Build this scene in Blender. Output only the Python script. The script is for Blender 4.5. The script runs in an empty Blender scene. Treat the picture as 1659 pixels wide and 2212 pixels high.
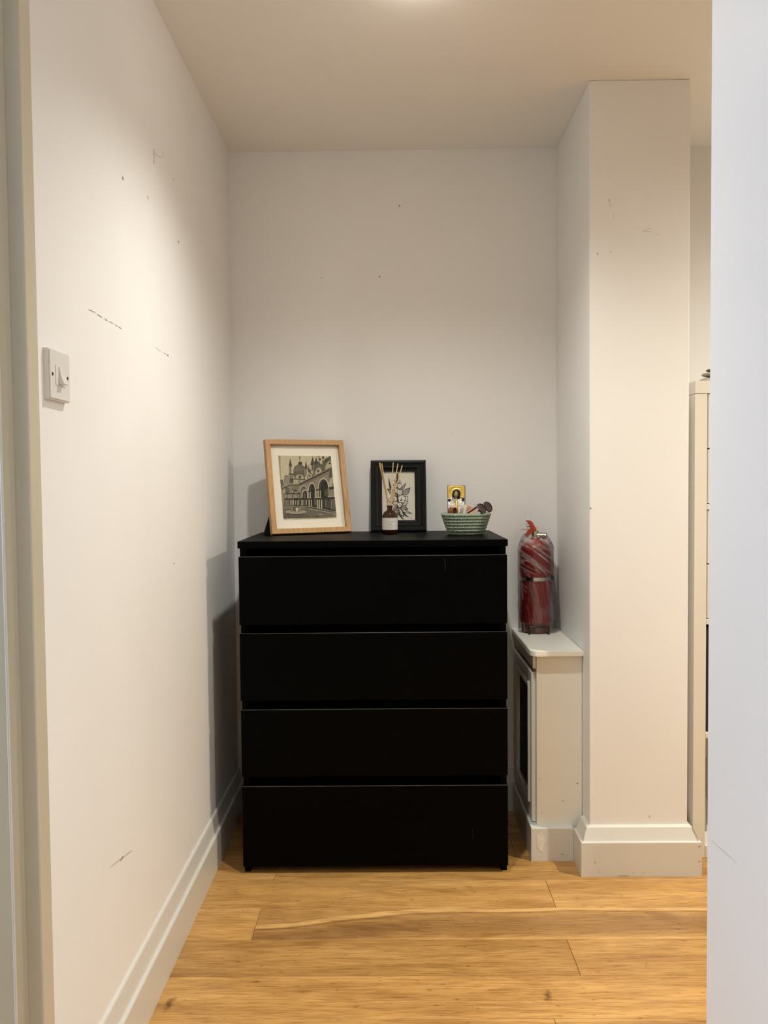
import bpy, bmesh, math, random
import numpy as np
from mathutils import Vector, Matrix, noise

random.seed(7)
SC = bpy.context.scene
COL = SC.collection
PI = math.pi

# ------------------------------------------------------------------ camera
cam_d = bpy.data.cameras.new('camera')
cam = bpy.data.objects.new('camera', cam_d)
COL.objects.link(cam)
SC.camera = cam
cam_d.sensor_fit = 'HORIZONTAL'
cam_d.sensor_width = 36.0
cam_d.lens = 1727.0 / 1659.0 * 36.0
cam_d.clip_start = 0.02
_a, _b, _c = (math.radians(v) for v in (2.1123, 0.5335, -0.5968))      # pitch down, roll, yaw
def _w(x, up, d):
    yy = math.cos(_a) * d + math.sin(_a) * up
    z = -math.sin(_a) * d + math.cos(_a) * up
    return Vector((math.cos(_c) * x + math.sin(_c) * yy, -math.sin(_c) * x + math.cos(_c) * yy, z))
_r = _w(math.cos(_b), -math.sin(_b), 0)
_u = _w(math.sin(_b), math.cos(_b), 0)
_f = _w(0, 0, 1)
M = Matrix((( _r.x, _u.x, -_f.x, 0.0), (_r.y, _u.y, -_f.y, 0.0), (_r.z, _u.z, -_f.z, 1.1709), (0, 0, 0, 1)))
cam.matrix_world = M

# ------------------------------------------------------------------ world, light, exposure
wd = bpy.data.worlds.new('world')
SC.world = wd
wd.use_nodes = True
wd.node_tree.nodes['Background'].inputs[0].default_value = (0.62, 0.75, 1.0, 1)
wd.node_tree.nodes['Background'].inputs[1].default_value = 0.6
SC.view_settings.view_transform = 'Standard'
SC.view_settings.look = 'None'
SC.view_settings.gamma = 1.0
SC.view_settings.use_curve_mapping = False
SC.view_settings.exposure = 0.72
SC.cycles.caustics_reflective = False
SC.cycles.caustics_refractive = False

WARM = (1.0, 0.985, 0.91)
def spot(name, loc, watts, size, blend, radius, col=WARM):
    d = bpy.data.lights.new(name, 'SPOT')
    d.energy = watts; d.spot_size = math.radians(size); d.spot_blend = blend
    d.shadow_soft_size = radius; d.color = col
    o = bpy.data.objects.new(name, d); COL.objects.link(o); o.location = loc
    return o
def area(name, loc, rot, sx, sy, watts, col):
    d = bpy.data.lights.new(name, 'AREA'); d.shape = 'RECTANGLE'
    d.size = sx; d.size_y = sy; d.energy = watts; d.color = col
    o = bpy.data.objects.new(name, d); COL.objects.link(o); o.location = loc; o.rotation_euler = rot
    return o
LAMP = (0.06, 1.84)
spot('alcove_lamp_light', (LAMP[0], LAMP[1], 2.285), 36, 131, 1.0, 0.028)
spot('hall_fill_light', (0.30, -0.55, 2.285), 40, 150, 1.0, 0.03)  # unseen lamp added behind the camera for general fill
spot('side_room_lamp_light', (1.85, 1.60, 2.285), 118, 170, 1.0, 0.03, (1.0, 0.94, 0.80))
area('window_daylight', (-2.62, 0.55, 1.45), (0, -PI / 2, 0), 1.3, 1.1, 25, (0.58, 0.75, 1.0))

# ------------------------------------------------------------------ dimensions (metres)
XL, YB, HC = -0.5605, 2.826, 2.3263
PX0, PX1, PY = 0.581, 0.872, 2.360
RX, RY, RH = 0.440, 2.449, 0.652
YN = -1.8            # wall behind the photographer
XFL, XFR = -2.6, 3.1
DOOR0, DOOR1 = 0.40, 1.20
WRX, WRY = 0.473, 1.20

# ------------------------------------------------------------------ helpers
def lin(r, g, b):
    f = lambda c: (c / 255 / 12.92) if c <= 10 else ((c / 255 + 0.055) / 1.055) ** 2.4
    return (f(r), f(g), f(b), 1.0)

def tag(o, label=None, cat=None, group=None, kind=None):
    if label: o['label'] = label
    if cat: o['category'] = cat
    if group: o['group'] = group
    if kind: o['kind'] = kind
    return o

def empty(name, loc=(0, 0, 0), rot=(0, 0, 0), label=None, cat=None, group=None):
    o = bpy.data.objects.new(name, None)
    o.empty_display_size = 0.05
    COL.objects.link(o); o.location = loc; o.rotation_euler = rot
    return tag(o, label, cat, group)

def obj(name, bm, mat, parent=None, smooth=False, angle=None):
    me = bpy.data.meshes.new(name)
    bmesh.ops.recalc_face_normals(bm, faces=bm.faces[:])
    bm.to_mesh(me); bm.free()
    for m in (mat if isinstance(mat, (list, tuple)) else [mat]):
        me.materials.append(m)
    if smooth:
        me.polygons.foreach_set('use_smooth', [True] * len(me.polygons))
        if angle:
            me.set_sharp_from_angle(angle=math.radians(angle))
    o = bpy.data.objects.new(name, me)
    COL.objects.link(o)
    if parent: o.parent = parent
    return o

def bx(bm, x0, x1, y0, y1, z0, z1, bev=0.0, seg=1):
    vs = [bm.verts.new(p) for p in ((x0, y0, z0), (x1, y0, z0), (x1, y1, z0), (x0, y1, z0), (x0, y0, z1), (x1, y0, z1), (x1, y1, z1), (x0, y1, z1))]
    fs = [bm.faces.new([vs[i] for i in q]) for q in ((0, 3, 2, 1), (4, 5, 6, 7), (0, 1, 5, 4), (1, 2, 6, 5), (2, 3, 7, 6), (3, 0, 4, 7))]
    if bev:
        es = list({e for f in fs for e in f.edges})
        bmesh.ops.bevel(bm, geom=es, offset=bev, segments=seg, affect='EDGES', profile=0.5)
    return bm

def box(name, x0, x1, y0, y1, z0, z1, mat, parent=None, bev=0.0, seg=1):
    return obj(name, bx(bmesh.new(), x0, x1, y0, y1, z0, z1, bev, seg), mat, parent)

def lathe(bm, prof, n=32, c=(0, 0)):
    rings = []
    for r, z in prof:
        if r < 1e-6: rings.append([bm.verts.new((c[0], c[1], z))])
        else: rings.append([bm.verts.new((c[0] + r * math.cos(2 * PI * k / n), c[1] + r * math.sin(2 * PI * k / n), z)) for k in range(n)])
    for A, B in zip(rings, rings[1:]):
        for k in range(n):
            k2 = (k + 1) % n
            if len(A) == 1 and len(B) == 1: continue
            if len(A) == 1: bm.faces.new((A[0], B[k], B[k2]))
            elif len(B) == 1: bm.faces.new((A[k], A[k2], B[0]))
            else: bm.faces.new((A[k], A[k2], B[k2], B[k]))
    return bm

def tube(bm, pts, r, n=10, closed=False, flat=1.0):
    P = [Vector(p) for p in pts]; N = len(P); rings = []
    up = None
    for i in range(N):
        if closed: t = P[(i + 1) % N] - P[i - 1]
        else: t = P[min(i + 1, N - 1)] - P[max(i - 1, 0)]
        t.normalize()
        if up is None:
            up = Vector((0, 0, 1)) if abs(t.z) < 0.9 else Vector((1, 0, 0))
        s = t.cross(up); s.normalize(); u = s.cross(t); u.normalize(); up = u
        rr = r[i] if isinstance(r, (list, tuple)) else r
        rings.append([bm.verts.new(P[i] + s * (math.cos(2 * PI * k / n) * rr * flat) + u * (math.sin(2 * PI * k / n) * rr)) for k in range(n)])
    for i in range(N if closed else N - 1):
        A, B = rings[i], rings[(i + 1) % N]
        for k in range(n):
            bm.faces.new((A[k], A[(k + 1) % n], B[(k + 1) % n], B[k]))
    if not closed:
        bm.faces.new(rings[0]); bm.faces.new(rings[-1])
    return bm

def sweep(bm, path, prof):
    """profile (d outward, z) along an xy path; outward is to the right of travel; mitred corners"""
    P = [Vector((p[0], p[1])) for p in path]; n = len(P); rings = []
    nr = lambda d: Vector((d.y, -d.x))
    for i in range(n):
        d0 = (P[i] - P[i - 1]).normalized() if i > 0 else None
        d1 = (P[i + 1] - P[i]).normalized() if i < n - 1 else None
        if d0 is None: m = nr(d1)
        elif d1 is None: m = nr(d0)
        else:
            a, b = nr(d0), nr(d1); m = (a + b); m = m / (1 + a.dot(b))
        rings.append([bm.verts.new((P[i].x + m.x * d, P[i].y + m.y * d, z)) for d, z in prof])
    for A, B in zip(rings, rings[1:]):
        for k in range(len(prof) - 1):
            bm.faces.new((A[k], A[k + 1], B[k + 1], B[k]))
        bm.faces.new((A[-1], A[0], B[0], B[-1]))
    bm.faces.new(rings[0]); bm.faces.new(rings[-1])
    return bm

def prism(bm, pts, z0, z1):
    a = [bm.verts.new((x, y, z0)) for x, y in pts]; b = [bm.verts.new((x, y, z1)) for x, y in pts]
    bm.faces.new(a); bm.faces.new(b)
    for i in range(len(pts)):
        j = (i + 1) % len(pts); bm.faces.new((a[i], a[j], b[j], b[i]))
    return bm

# ------------------------------------------------------------------ materials
class NT:
    def __init__(s, name):
        s.m = bpy.data.materials.new(name); s.m.use_nodes = True
        s.t = s.m.node_tree; s.b = s.t.nodes['Principled BSDF']; s.out = s.t.nodes['Material Output']
    def n(s, typ, **kw):
        nd = s.t.nodes.new(typ)
        for k, v in kw.items():
            if k.startswith('i_'):
                key = k[2:].replace('_', ' ')
                nd.inputs[key].default_value = v
            else: setattr(nd, k, v)
        return nd
    def l(s, a, b): s.t.links.new(a, b)
    def set(s, **kw):
        for k, v in kw.items(): s.b.inputs[k.replace('_', ' ')].default_value = v
    def ramp(s, fac, stops):
        r = s.n('ShaderNodeValToRGB'); e = r.color_ramp.elements
        while len(e) < len(stops): e.new(0.5)
        for q, (p, c) in zip(e, stops): q.position = p; q.color = c
        s.l(fac, r.inputs[0]); return r.outputs[0]
    def coords(s, scale=(1, 1, 1), rnd=False, kind='Object'):
        tc = s.n('ShaderNodeTexCoord'); mp = s.n('ShaderNodeMapping'); mp.inputs['Scale'].default_value = scale
        src = tc.outputs[kind]
        if rnd:
            oi = s.n('ShaderNodeObjectInfo'); mu = s.n('ShaderNodeMath', operation='MULTIPLY'); mu.inputs[1].default_value = 37.0
            s.l(oi.outputs['Random'], mu.inputs[0])
            va = s.n('ShaderNodeVectorMath', operation='ADD'); s.l(src, va.inputs[0]); s.l(mu.outputs[0], va.inputs[1]); src = va.outputs[0]
        s.l(src, mp.inputs['Vector']); return mp.outputs[0]
    def noise(s, vec, scale, detail=3, rough=0.5, dist=0.0):
        q = s.n('ShaderNodeTexNoise'); q.inputs['Scale'].default_value = scale; q.inputs['Detail'].default_value = detail
        q.inputs['Roughness'].default_value = rough; q.inputs['Distortion'].default_value = dist
        s.l(vec, q.inputs['Vector']); return q.outputs['Fac']
    def bump(s, h, strength, dist):
        q = s.n('ShaderNodeBump'); q.inputs['Strength'].default_value = strength; q.inputs['Distance'].default_value = dist
        s.l(h, q.inputs['Height']); s.l(q.outputs[0], s.b.inputs['Normal']); return q
    def mix(s, fac, a, b, mode='MIX'):
        q = s.n('ShaderNodeMix'); q.data_type = 'RGBA'; q.blend_type = mode
        for sock, v in ((q.inputs[0], fac), (q.inputs[6], a), (q.inputs[7], b)):
            if isinstance(v, bpy.types.NodeSocket): s.l(v, sock)
            else: sock.default_value = v
        return q.outputs[2]

def plain(name, col, rough=0.5, metal=0.0, var=0.08, scale=30.0, bump=0.0, spec=0.5):
    m = NT(name); v = m.coords()
    f = m.noise(v, scale, 4)
    c = m.ramp(f, [(0.3, tuple(x * (1 - var) for x in col[:3]) + (1,)), (0.7, tuple(min(1, x * (1 + var)) for x in col[:3]) + (1,))])
    m.l(c, m.b.inputs['Base Color']); m.set(Roughness=rough, Metallic=metal); m.b.inputs['Specular IOR Level'].default_value = spec
    if bump: m.bump(f, bump, 0.002)
    return m.m

def paint(name, col, rough=0.6, big=0.03, bump=0.10):
    m = NT(name); v = m.coords()
    f1 = m.noise(v, 1.6, 3); f2 = m.noise(v, 260, 2, 0.6); f3 = m.noise(v, 14, 3)
    c = m.ramp(f1, [(0.3, tuple(x * (1 - big) for x in col[:3]) + (1,)), (0.7, tuple(min(1, x * (1 + big)) for x in col[:3]) + (1,))])
    m.l(c, m.b.inputs['Base Color']); m.set(Roughness=rough)
    ad = m.n('ShaderNodeMath', operation='MULTIPLY_ADD'); m.l(f3, ad.inputs[0]); ad.inputs[1].default_value = 2.0; m.l(f2, ad.inputs[2])
    m.bump(ad.outputs[0], bump, 0.0012)
    return m.m

M_WALL = paint('wall_paint', (0.86, 0.855, 0.845))
M_CEIL = paint('ceiling_paint', (0.90, 0.885, 0.85), 0.75)
M_RWALL = paint('side_wall_paint', (0.82, 0.815, 0.81), 0.5)
M_GLOSS = paint('gloss_trim_paint', (0.70, 0.69, 0.645), 0.32, 0.03, 0.12)
M_ARCH = paint('old_cream_gloss', (0.58, 0.53, 0.41), 0.35, 0.03, 0.1)
M_COVER = paint('cover_gloss', (0.89, 0.88, 0.80), 0.35, 0.03, 0.06)
M_MARK = plain('wall_scuff', (0.36, 0.32, 0.27), 0.8)
M_MARK2 = plain('pale_scuff', (0.60, 0.56, 0.51), 0.8)
M_CHIP = plain('grey_chip', (0.33, 0.31, 0.28), 0.8)
M_PATCH = plain('paint_patch', (0.80, 0.745, 0.66), 0.4)
M_SWITCH = plain('switch_plastic', (0.74, 0.72, 0.69), 0.3, var=0.01)
M_DARK = plain('dark_hole', (0.012, 0.011, 0.010), 0.8)

def wood_floor(name, light, mid, dark, ring, knots=(), band=0.0):
    m = NT(name); v = m.coords((1.0, 1.0, 1.0), rnd=True)
    def sc(x, y):
        mp = m.n('ShaderNodeMapping'); mp.inputs['Scale'].default_value = (x, y, 1); m.l(v, mp.inputs['Vector']); return mp.outputs[0]
    base = m.noise(sc(0.55, 7.0), 2.2, 4, 0.55, 0.6)
    fine = m.noise(sc(3.0, 60.0), 5.0, 4, 0.6)
    streak = m.noise(sc(0.42, 9.0), 1.6, 2, 0.45, 0.9)
    c = m.ramp(base, [(0.28, dark), (0.5, mid), (0.72, light)])
    tri = tuple(x * 1.12 for x in light[:3]) + (1,)
    c = m.mix(ring, c, m.ramp(streak, [(0.30, mid), (0.42, dark), (0.50, dark), (0.535, tri), (0.575, light), (0.60, dark), (0.72, mid)]))
    if band:
        geo0 = m.n('ShaderNodeNewGeometry'); sp = m.n('ShaderNodeSeparateXYZ'); m.l(geo0.outputs['Position'], sp.inputs[0])
        mr = m.n('ShaderNodeMapRange', interpolation_type='SMOOTHERSTEP'); m.l(sp.outputs[0], mr.inputs[0])
        for q, val in zip((1, 2, 3, 4), (-0.55, 0.22, 0.30, 0.90)): mr.inputs[q].default_value = val
        vv = m.n('ShaderNodeMapRange'); m.l(sp.outputs[1], vv.inputs[0])
        vv.inputs[1].default_value = band; vv.inputs[2].default_value = band + 0.1517
        df = m.n('ShaderNodeMath', operation='SUBTRACT'); m.l(vv.outputs[0], df.inputs[0]); m.l(mr.outputs[0], df.inputs[1])
        wn = m.noise(sc(1.1, 3.0), 2.5, 3, 0.5)
        d2 = m.n('ShaderNodeMath', operation='MULTIPLY_ADD'); m.l(wn, d2.inputs[0]); d2.inputs[1].default_value = 0.30; m.l(df.outputs[0], d2.inputs[2])
        d3 = m.n('ShaderNodeMath', operation='MULTIPLY_ADD'); m.l(d2.outputs[0], d3.inputs[0]); d3.inputs[1].default_value = 0.5; d3.inputs[2].default_value = 0.5
        lt = tuple(x * 1.05 for x in light[:3]) + (1,)
        bandc = m.ramp(d3.outputs[0], [(0.12, lt), (0.17, mid), (0.30, dark), (0.44, dark), (0.52, mid), (0.555, dark), (0.57, lt), (0.61, lt), (0.635, mid), (0.80, mid)])
        c = m.mix(0.78, c, bandc)
    fl = m.ramp(fine, [(0.32, (0.58, 0.49, 0.40, 1)), (0.55, (1.02, 1.02, 1.02, 1))])
    c = m.mix(0.80, c, fl, 'MULTIPLY')
    cloud = m.noise(sc(2.2, 9.0), 1.7, 3, 0.55, 1.2)
    c = m.mix(0.8, c, m.ramp(cloud, [(0.28, (0.72, 0.65, 0.56, 1)), (0.5, (1, 1, 1, 1)), (0.72, (1.15, 1.15, 1.13, 1))]), 'MULTIPLY')
    fleck = m.noise(sc(10.0, 26.0), 3.4, 2, 0.5)
    c = m.mix(0.55, c, m.ramp(fleck, [(0.27, (0.45, 0.36, 0.26, 1)), (0.34, (1, 1, 1, 1))]), 'MULTIPLY')
    oi = m.n('ShaderNodeObjectInfo')
    tone = m.ramp(oi.outputs['Random'], [(0.0, (0.86, 0.84, 0.81, 1)), (1.0, (1.12, 1.12, 1.12, 1))])
    c = m.mix(1.0, c, tone, 'MULTIPLY')
    geo = m.n('ShaderNodeNewGeometry')
    for (kx, ky, rx, ry) in knots:
        mp = m.n('ShaderNodeMapping'); mp.inputs['Location'].default_value = (-kx / rx, -ky / ry, 0)
        mp.inputs['Scale'].default_value = (1 / rx, 1 / ry, 0); m.l(geo.outputs['Position'], mp.inputs['Vector'])
        nz = m.noise(geo.outputs['Position'], 55, 3)
        ln = m.n('ShaderNodeVectorMath', operation='LENGTH'); m.l(mp.outputs[0], ln.inputs[0])
        ad = m.n('ShaderNodeMath', operation='MULTIPLY_ADD'); m.l(nz, ad.inputs[0]); ad.inputs[1].default_value = 1.6; m.l(ln.outputs['Value'], ad.inputs[2])
        k = m.ramp(ad.outputs[0], [(0.86, (0.30, 0.22, 0.14, 1)), (1.0, (1, 1, 1, 1))])
        k2 = m.n('ShaderNodeMath', operation='MULTIPLY'); m.l(ad.outputs[0], k2.inputs[0]); k2.inputs[1].default_value = 0.62
        k = m.ramp(k2.outputs[0], [(0.55, (0.27, 0.20, 0.13, 1)), (0.98, (1, 1, 1, 1))])
        c = m.mix(0.85, c, k, 'MULTIPLY')
    m.l(c, m.b.inputs['Base Color'])
    rr = m.ramp(base, [(0.3, (0.36,) * 3 + (1,)), (0.7, (0.27,) * 3 + (1,))]); m.l(rr, m.b.inputs['Roughness'])
    m.b.inputs['Specular IOR Level'].default_value = 0.42
    m.bump(fine, 0.10, 0.0008)
    return m.m
OL, OM, OD = (0.70, 0.42, 0.155, 1), (0.59, 0.335, 0.110, 1), (0.45, 0.240, 0.076, 1)
M_OAK = wood_floor('oak_plank', OL, OM, OD, 0.22)
M_OAK_K = wood_floor('oak_plank_knots', OL, OM, OD, 0.18, knots=((-0.513, 1.754, 0.016, 0.038), (0.343, 1.783, 0.015, 0.036), (-0.33, 1.835, 0.012, 0.006)))
M_OAK_F = wood_floor('oak_plank_figured', (0.74, 0.47, 0.18, 1), (0.50, 0.28, 0.095, 1), (0.315, 0.168, 0.060, 1), 0.15, band=2.0078)

def black_ash():
    m = NT('black_brown_ash'); v = m.coords((1.5, 1.5, 60.0))
    g = m.noise(v, 6, 5, 0.65, 0.3)
    v2 = m.coords((1.5, 60.0, 1.5)); g2 = m.noise(v2, 6, 5, 0.65, 0.3)
    nm = m.n('ShaderNodeNewGeometry'); sp = m.n('ShaderNodeSeparateXYZ'); m.l(nm.outputs['Normal'], sp.inputs[0])
    ab = m.n('ShaderNodeMath', operation='ABSOLUTE'); m.l(sp.outputs[2], ab.inputs[0])
    gg = m.mix(ab.outputs[0], g, g2)
    c = m.ramp(gg, [(0.35, (0.0003, 0.00025, 0.0002, 1)), (0.55, (0.0006, 0.0005, 0.0004, 1)), (0.75, (0.0016, 0.0012, 0.0010, 1))])
    m.l(c, m.b.inputs['Base Color'])
    m.l(m.ramp(gg, [(0.3, (0.52,) * 3 + (1,)), (0.7, (0.36,) * 3 + (1,))]), m.b.inputs['Roughness'])
    m.b.inputs['Specular IOR Level'].default_value = 0.05
    m.bump(gg, 0.25, 0.0007)
    return m.m
M_ASH = black_ash()
M_EDGE = plain('drawer_edge_highlight', (0.045, 0.043, 0.042), 0.4, var=0.5, scale=9)  # lighter grey paints the lamp highlight on the drawer top edges
M_SCR = plain('faint_scratch', (0.012, 0.0115, 0.011), 0.6)

def oak_frame():
    m = NT('light_oak_veneer'); v = m.coords((14, 14, 14)); 
    g = m.noise(v, 6, 4, 0.6)
    tc = m.coords((60, 20, 4)); g2 = m.noise(tc, 4, 4, 0.6)
    c = m.ramp(g2, [(0.3, (0.36, 0.195, 0.075, 1)), (0.5, (0.50, 0.285, 0.115, 1)), (0.7, (0.58, 0.345, 0.150, 1))])
    m.l(c, m.b.inputs['Base Color']); m.set(Roughness=0.45); m.bump(g2, 0.15, 0.0005); return m.m
M_FRAME = oak_frame()
M_BFRAME = plain('black_frame_lacquer', (0.0030, 0.0027, 0.0024), 0.30, var=0.3, scale=60, spec=0.27)
M_MAT = plain('cream_mount_board', (0.88, 0.83, 0.70), 0.8, var=0.015, scale=90)
M_BACK = plain('black_backing_board', (0.010, 0.009, 0.008), 0.7)

def colattr(name, rough=0.6, mul=1.0, grain=0.0):
    m = NT(name); a = m.n('ShaderNodeVertexColor', layer_name='Col'); c = a.outputs[0]
    if grain:
        f = m.noise(m.coords(), 420, 3, 0.7)
        c = m.mix(1.0, c, m.ramp(f, [(0.25, (1 - grain,) * 3 + (1,)), (0.75, (1 + grain,) * 3 + (1,))]), 'MULTIPLY')
    m.l(c, m.b.inputs['Base Color']); m.set(Roughness=rough); m.b.inputs['Specular IOR Level'].default_value = 0.2
    return m.m
M_PRINT = colattr('sepia_print', 0.6, 1.0, 0.22)
M_INK = colattr('ink_print', 0.7)

def pane_mat():
    m = NT('picture_glass'); t = m.t
    tr = m.n('ShaderNodeBsdfTransparent'); gl = m.n('ShaderNodeBsdfGlossy'); gl.inputs['Roughness'].default_value = 0.02
    lw = m.n('ShaderNodeLayerWeight'); lw.inputs[0].default_value = 0.5
    pw = m.n('ShaderNodeMath', operation='POWER'); m.l(lw.outputs['Facing'], pw.inputs[0]); pw.inputs[1].default_value = 5.0
    fr = m.n('ShaderNodeMath', operation='MULTIPLY_ADD'); m.l(pw.outputs[0], fr.inputs[0]); fr.inputs[1].default_value = 0.6; fr.inputs[2].default_value = 0.02
    mx = m.n('ShaderNodeMixShader'); m.l(fr.outputs[0], mx.inputs[0]); m.l(tr.outputs[0], mx.inputs[1]); m.l(gl.outputs[0], mx.inputs[2])
    m.l(mx.outputs[0], m.out.inputs['Surface']); return m.m
M_PANE = pane_mat()

def amber():
    m = NT('amber_glass')
    tr = m.n('ShaderNodeBsdfTransparent'); 
    f = m.noise(m.coords(), 18, 2)
    m.l(m.ramp(f, [(0.3, (0.30, 0.085, 0.016, 1)), (0.7, (0.42, 0.13, 0.026, 1))]), tr.inputs[0])
    gl = m.n('ShaderNodeBsdfGlossy'); gl.inputs['Roughness'].default_value = 0.04
    df = m.n('ShaderNodeBsdfDiffuse'); df.inputs[0].default_value = (0.10, 0.028, 0.007, 1)
    fr = m.n('ShaderNodeFresnel'); fr.inputs['IOR'].default_value = 1.5
    m1 = m.n('ShaderNodeMixShader'); m1.inputs[0].default_value = 0.30; m.l(tr.outputs[0], m1.inputs[1]); m.l(df.outputs[0], m1.inputs[2])
    mx = m.n('ShaderNodeMixShader'); m.l(fr.outputs[0], mx.inputs[0]); m.l(m1.outputs[0], mx.inputs[1]); m.l(gl.outputs[0], mx.inputs[2])
    m.l(mx.outputs[0], m.out.inputs['Surface']); return m.m
M_AMBER = amber()
M_OIL = plain('diffuser_oil', (0.030, 0.009, 0.003), 0.15)
M_LABEL = plain('paper_label', (0.62, 0.61, 0.57), 0.6, var=0.02)
M_TEXT = plain('label_ink', (0.22, 0.21, 0.20), 0.7)
M_REED = plain('rattan_reed', (0.62, 0.44, 0.22), 0.6, var=0.15, scale=120)
M_REED_D = plain('rattan_reed_soaked', (0.42, 0.26, 0.10), 0.55, var=0.15, scale=120)

def rope():
    m = NT('sage_cotton_rope'); v = m.coords()
    wv = m.n('ShaderNodeTexWave', wave_type='BANDS', bands_direction='DIAGONAL'); wv.inputs['Scale'].default_value = 95
    wv.inputs['Distortion'].default_value = 3.5; wv.inputs['Detail'].default_value = 1; wv.inputs['Detail Scale'].default_value = 1.5
    m.l(v, wv.inputs['Vector'])
    f = m.noise(v, 240, 3, 0.6)
    ad = m.n('ShaderNodeMath', operation='MULTIPLY_ADD'); m.l(f, ad.inputs[0]); ad.inputs[1].default_value = 0.7; m.l(wv.outputs['Fac'], ad.inputs[2])
    hf = m.n('ShaderNodeMath', operation='MULTIPLY'); hf.inputs[1].default_value = 0.6; m.l(ad.outputs[0], hf.inputs[0])
    c = m.ramp(hf.outputs[0], [(0.1, (0.15, 0.205, 0.14, 1)), (0.5, (0.29, 0.36, 0.265, 1)), (0.95, (0.46, 0.52, 0.41, 1))])
    m.l(c, m.b.inputs['Base Color']); m.set(Roughness=0.9); m.b.inputs['Specular IOR Level'].default_value = 0.1
    m.bump(ad.outputs[0], 0.8, 0.0012); return m.m
M_ROPE = rope()
M_LEATHER = plain('tan_leather', (0.24, 0.085, 0.024), 0.5, var=0.2, scale=150, bump=0.2)
M_TORT = plain('tortoiseshell', (0.045, 0.016, 0.010), 0.22, var=0.7, scale=70)
M_LENS = plain('brown_lens', (0.055, 0.038, 0.034), 0.06, var=0.05)
M_PEACH = plain('peach_card', (0.62, 0.36, 0.25), 0.6, var=0.2, scale=60)
M_PAPER = plain('white_paper', (0.78, 0.76, 0.72), 0.7, var=0.03)
M_BLUEP = plain('pale_blue_paper', (0.55, 0.60, 0.70), 0.6, var=0.05)
M_GOLD = plain('stamped_gold', (0.95, 0.66, 0.18), 0.38, 0.9, var=0.1, scale=200, bump=0.5)
M_SILVER = plain('stamped_silver', (0.95, 0.93, 0.89), 0.42, 0.85, var=0.1, scale=260, bump=0.9)
M_ICONW = plain('dark_icon_wood', (0.030, 0.014, 0.008), 0.5)
M_HAIR = plain('painted_dark_brown', (0.020, 0.009, 0.006), 0.5)
M_SKIN = plain('painted_olive_face', (0.34, 0.27, 0.14), 0.5, var=0.04)
M_RED = plain('red_enamel', (0.33, 0.016, 0.012), 0.30, var=0.06, scale=6)
M_REDP = plain('red_plastic', (0.47, 0.045, 0.018), 0.42, var=0.05)
M_CHROME = plain('polished_steel', (0.72, 0.70, 0.66), 0.16, 1.0, var=0.03)
M_BRASS = plain('dull_nickel_brass', (0.46, 0.42, 0.33), 0.38, 1.0, var=0.08)
M_BLKWIRE = plain('black_coated_wire', (0.010, 0.008, 0.008), 0.35)
M_YELLOW = plain('yellow_tag', (0.75, 0.47, 0.04), 0.5)
M_GAUGE = plain('pale_plastic', (0.62, 0.63, 0.58), 0.4)

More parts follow.
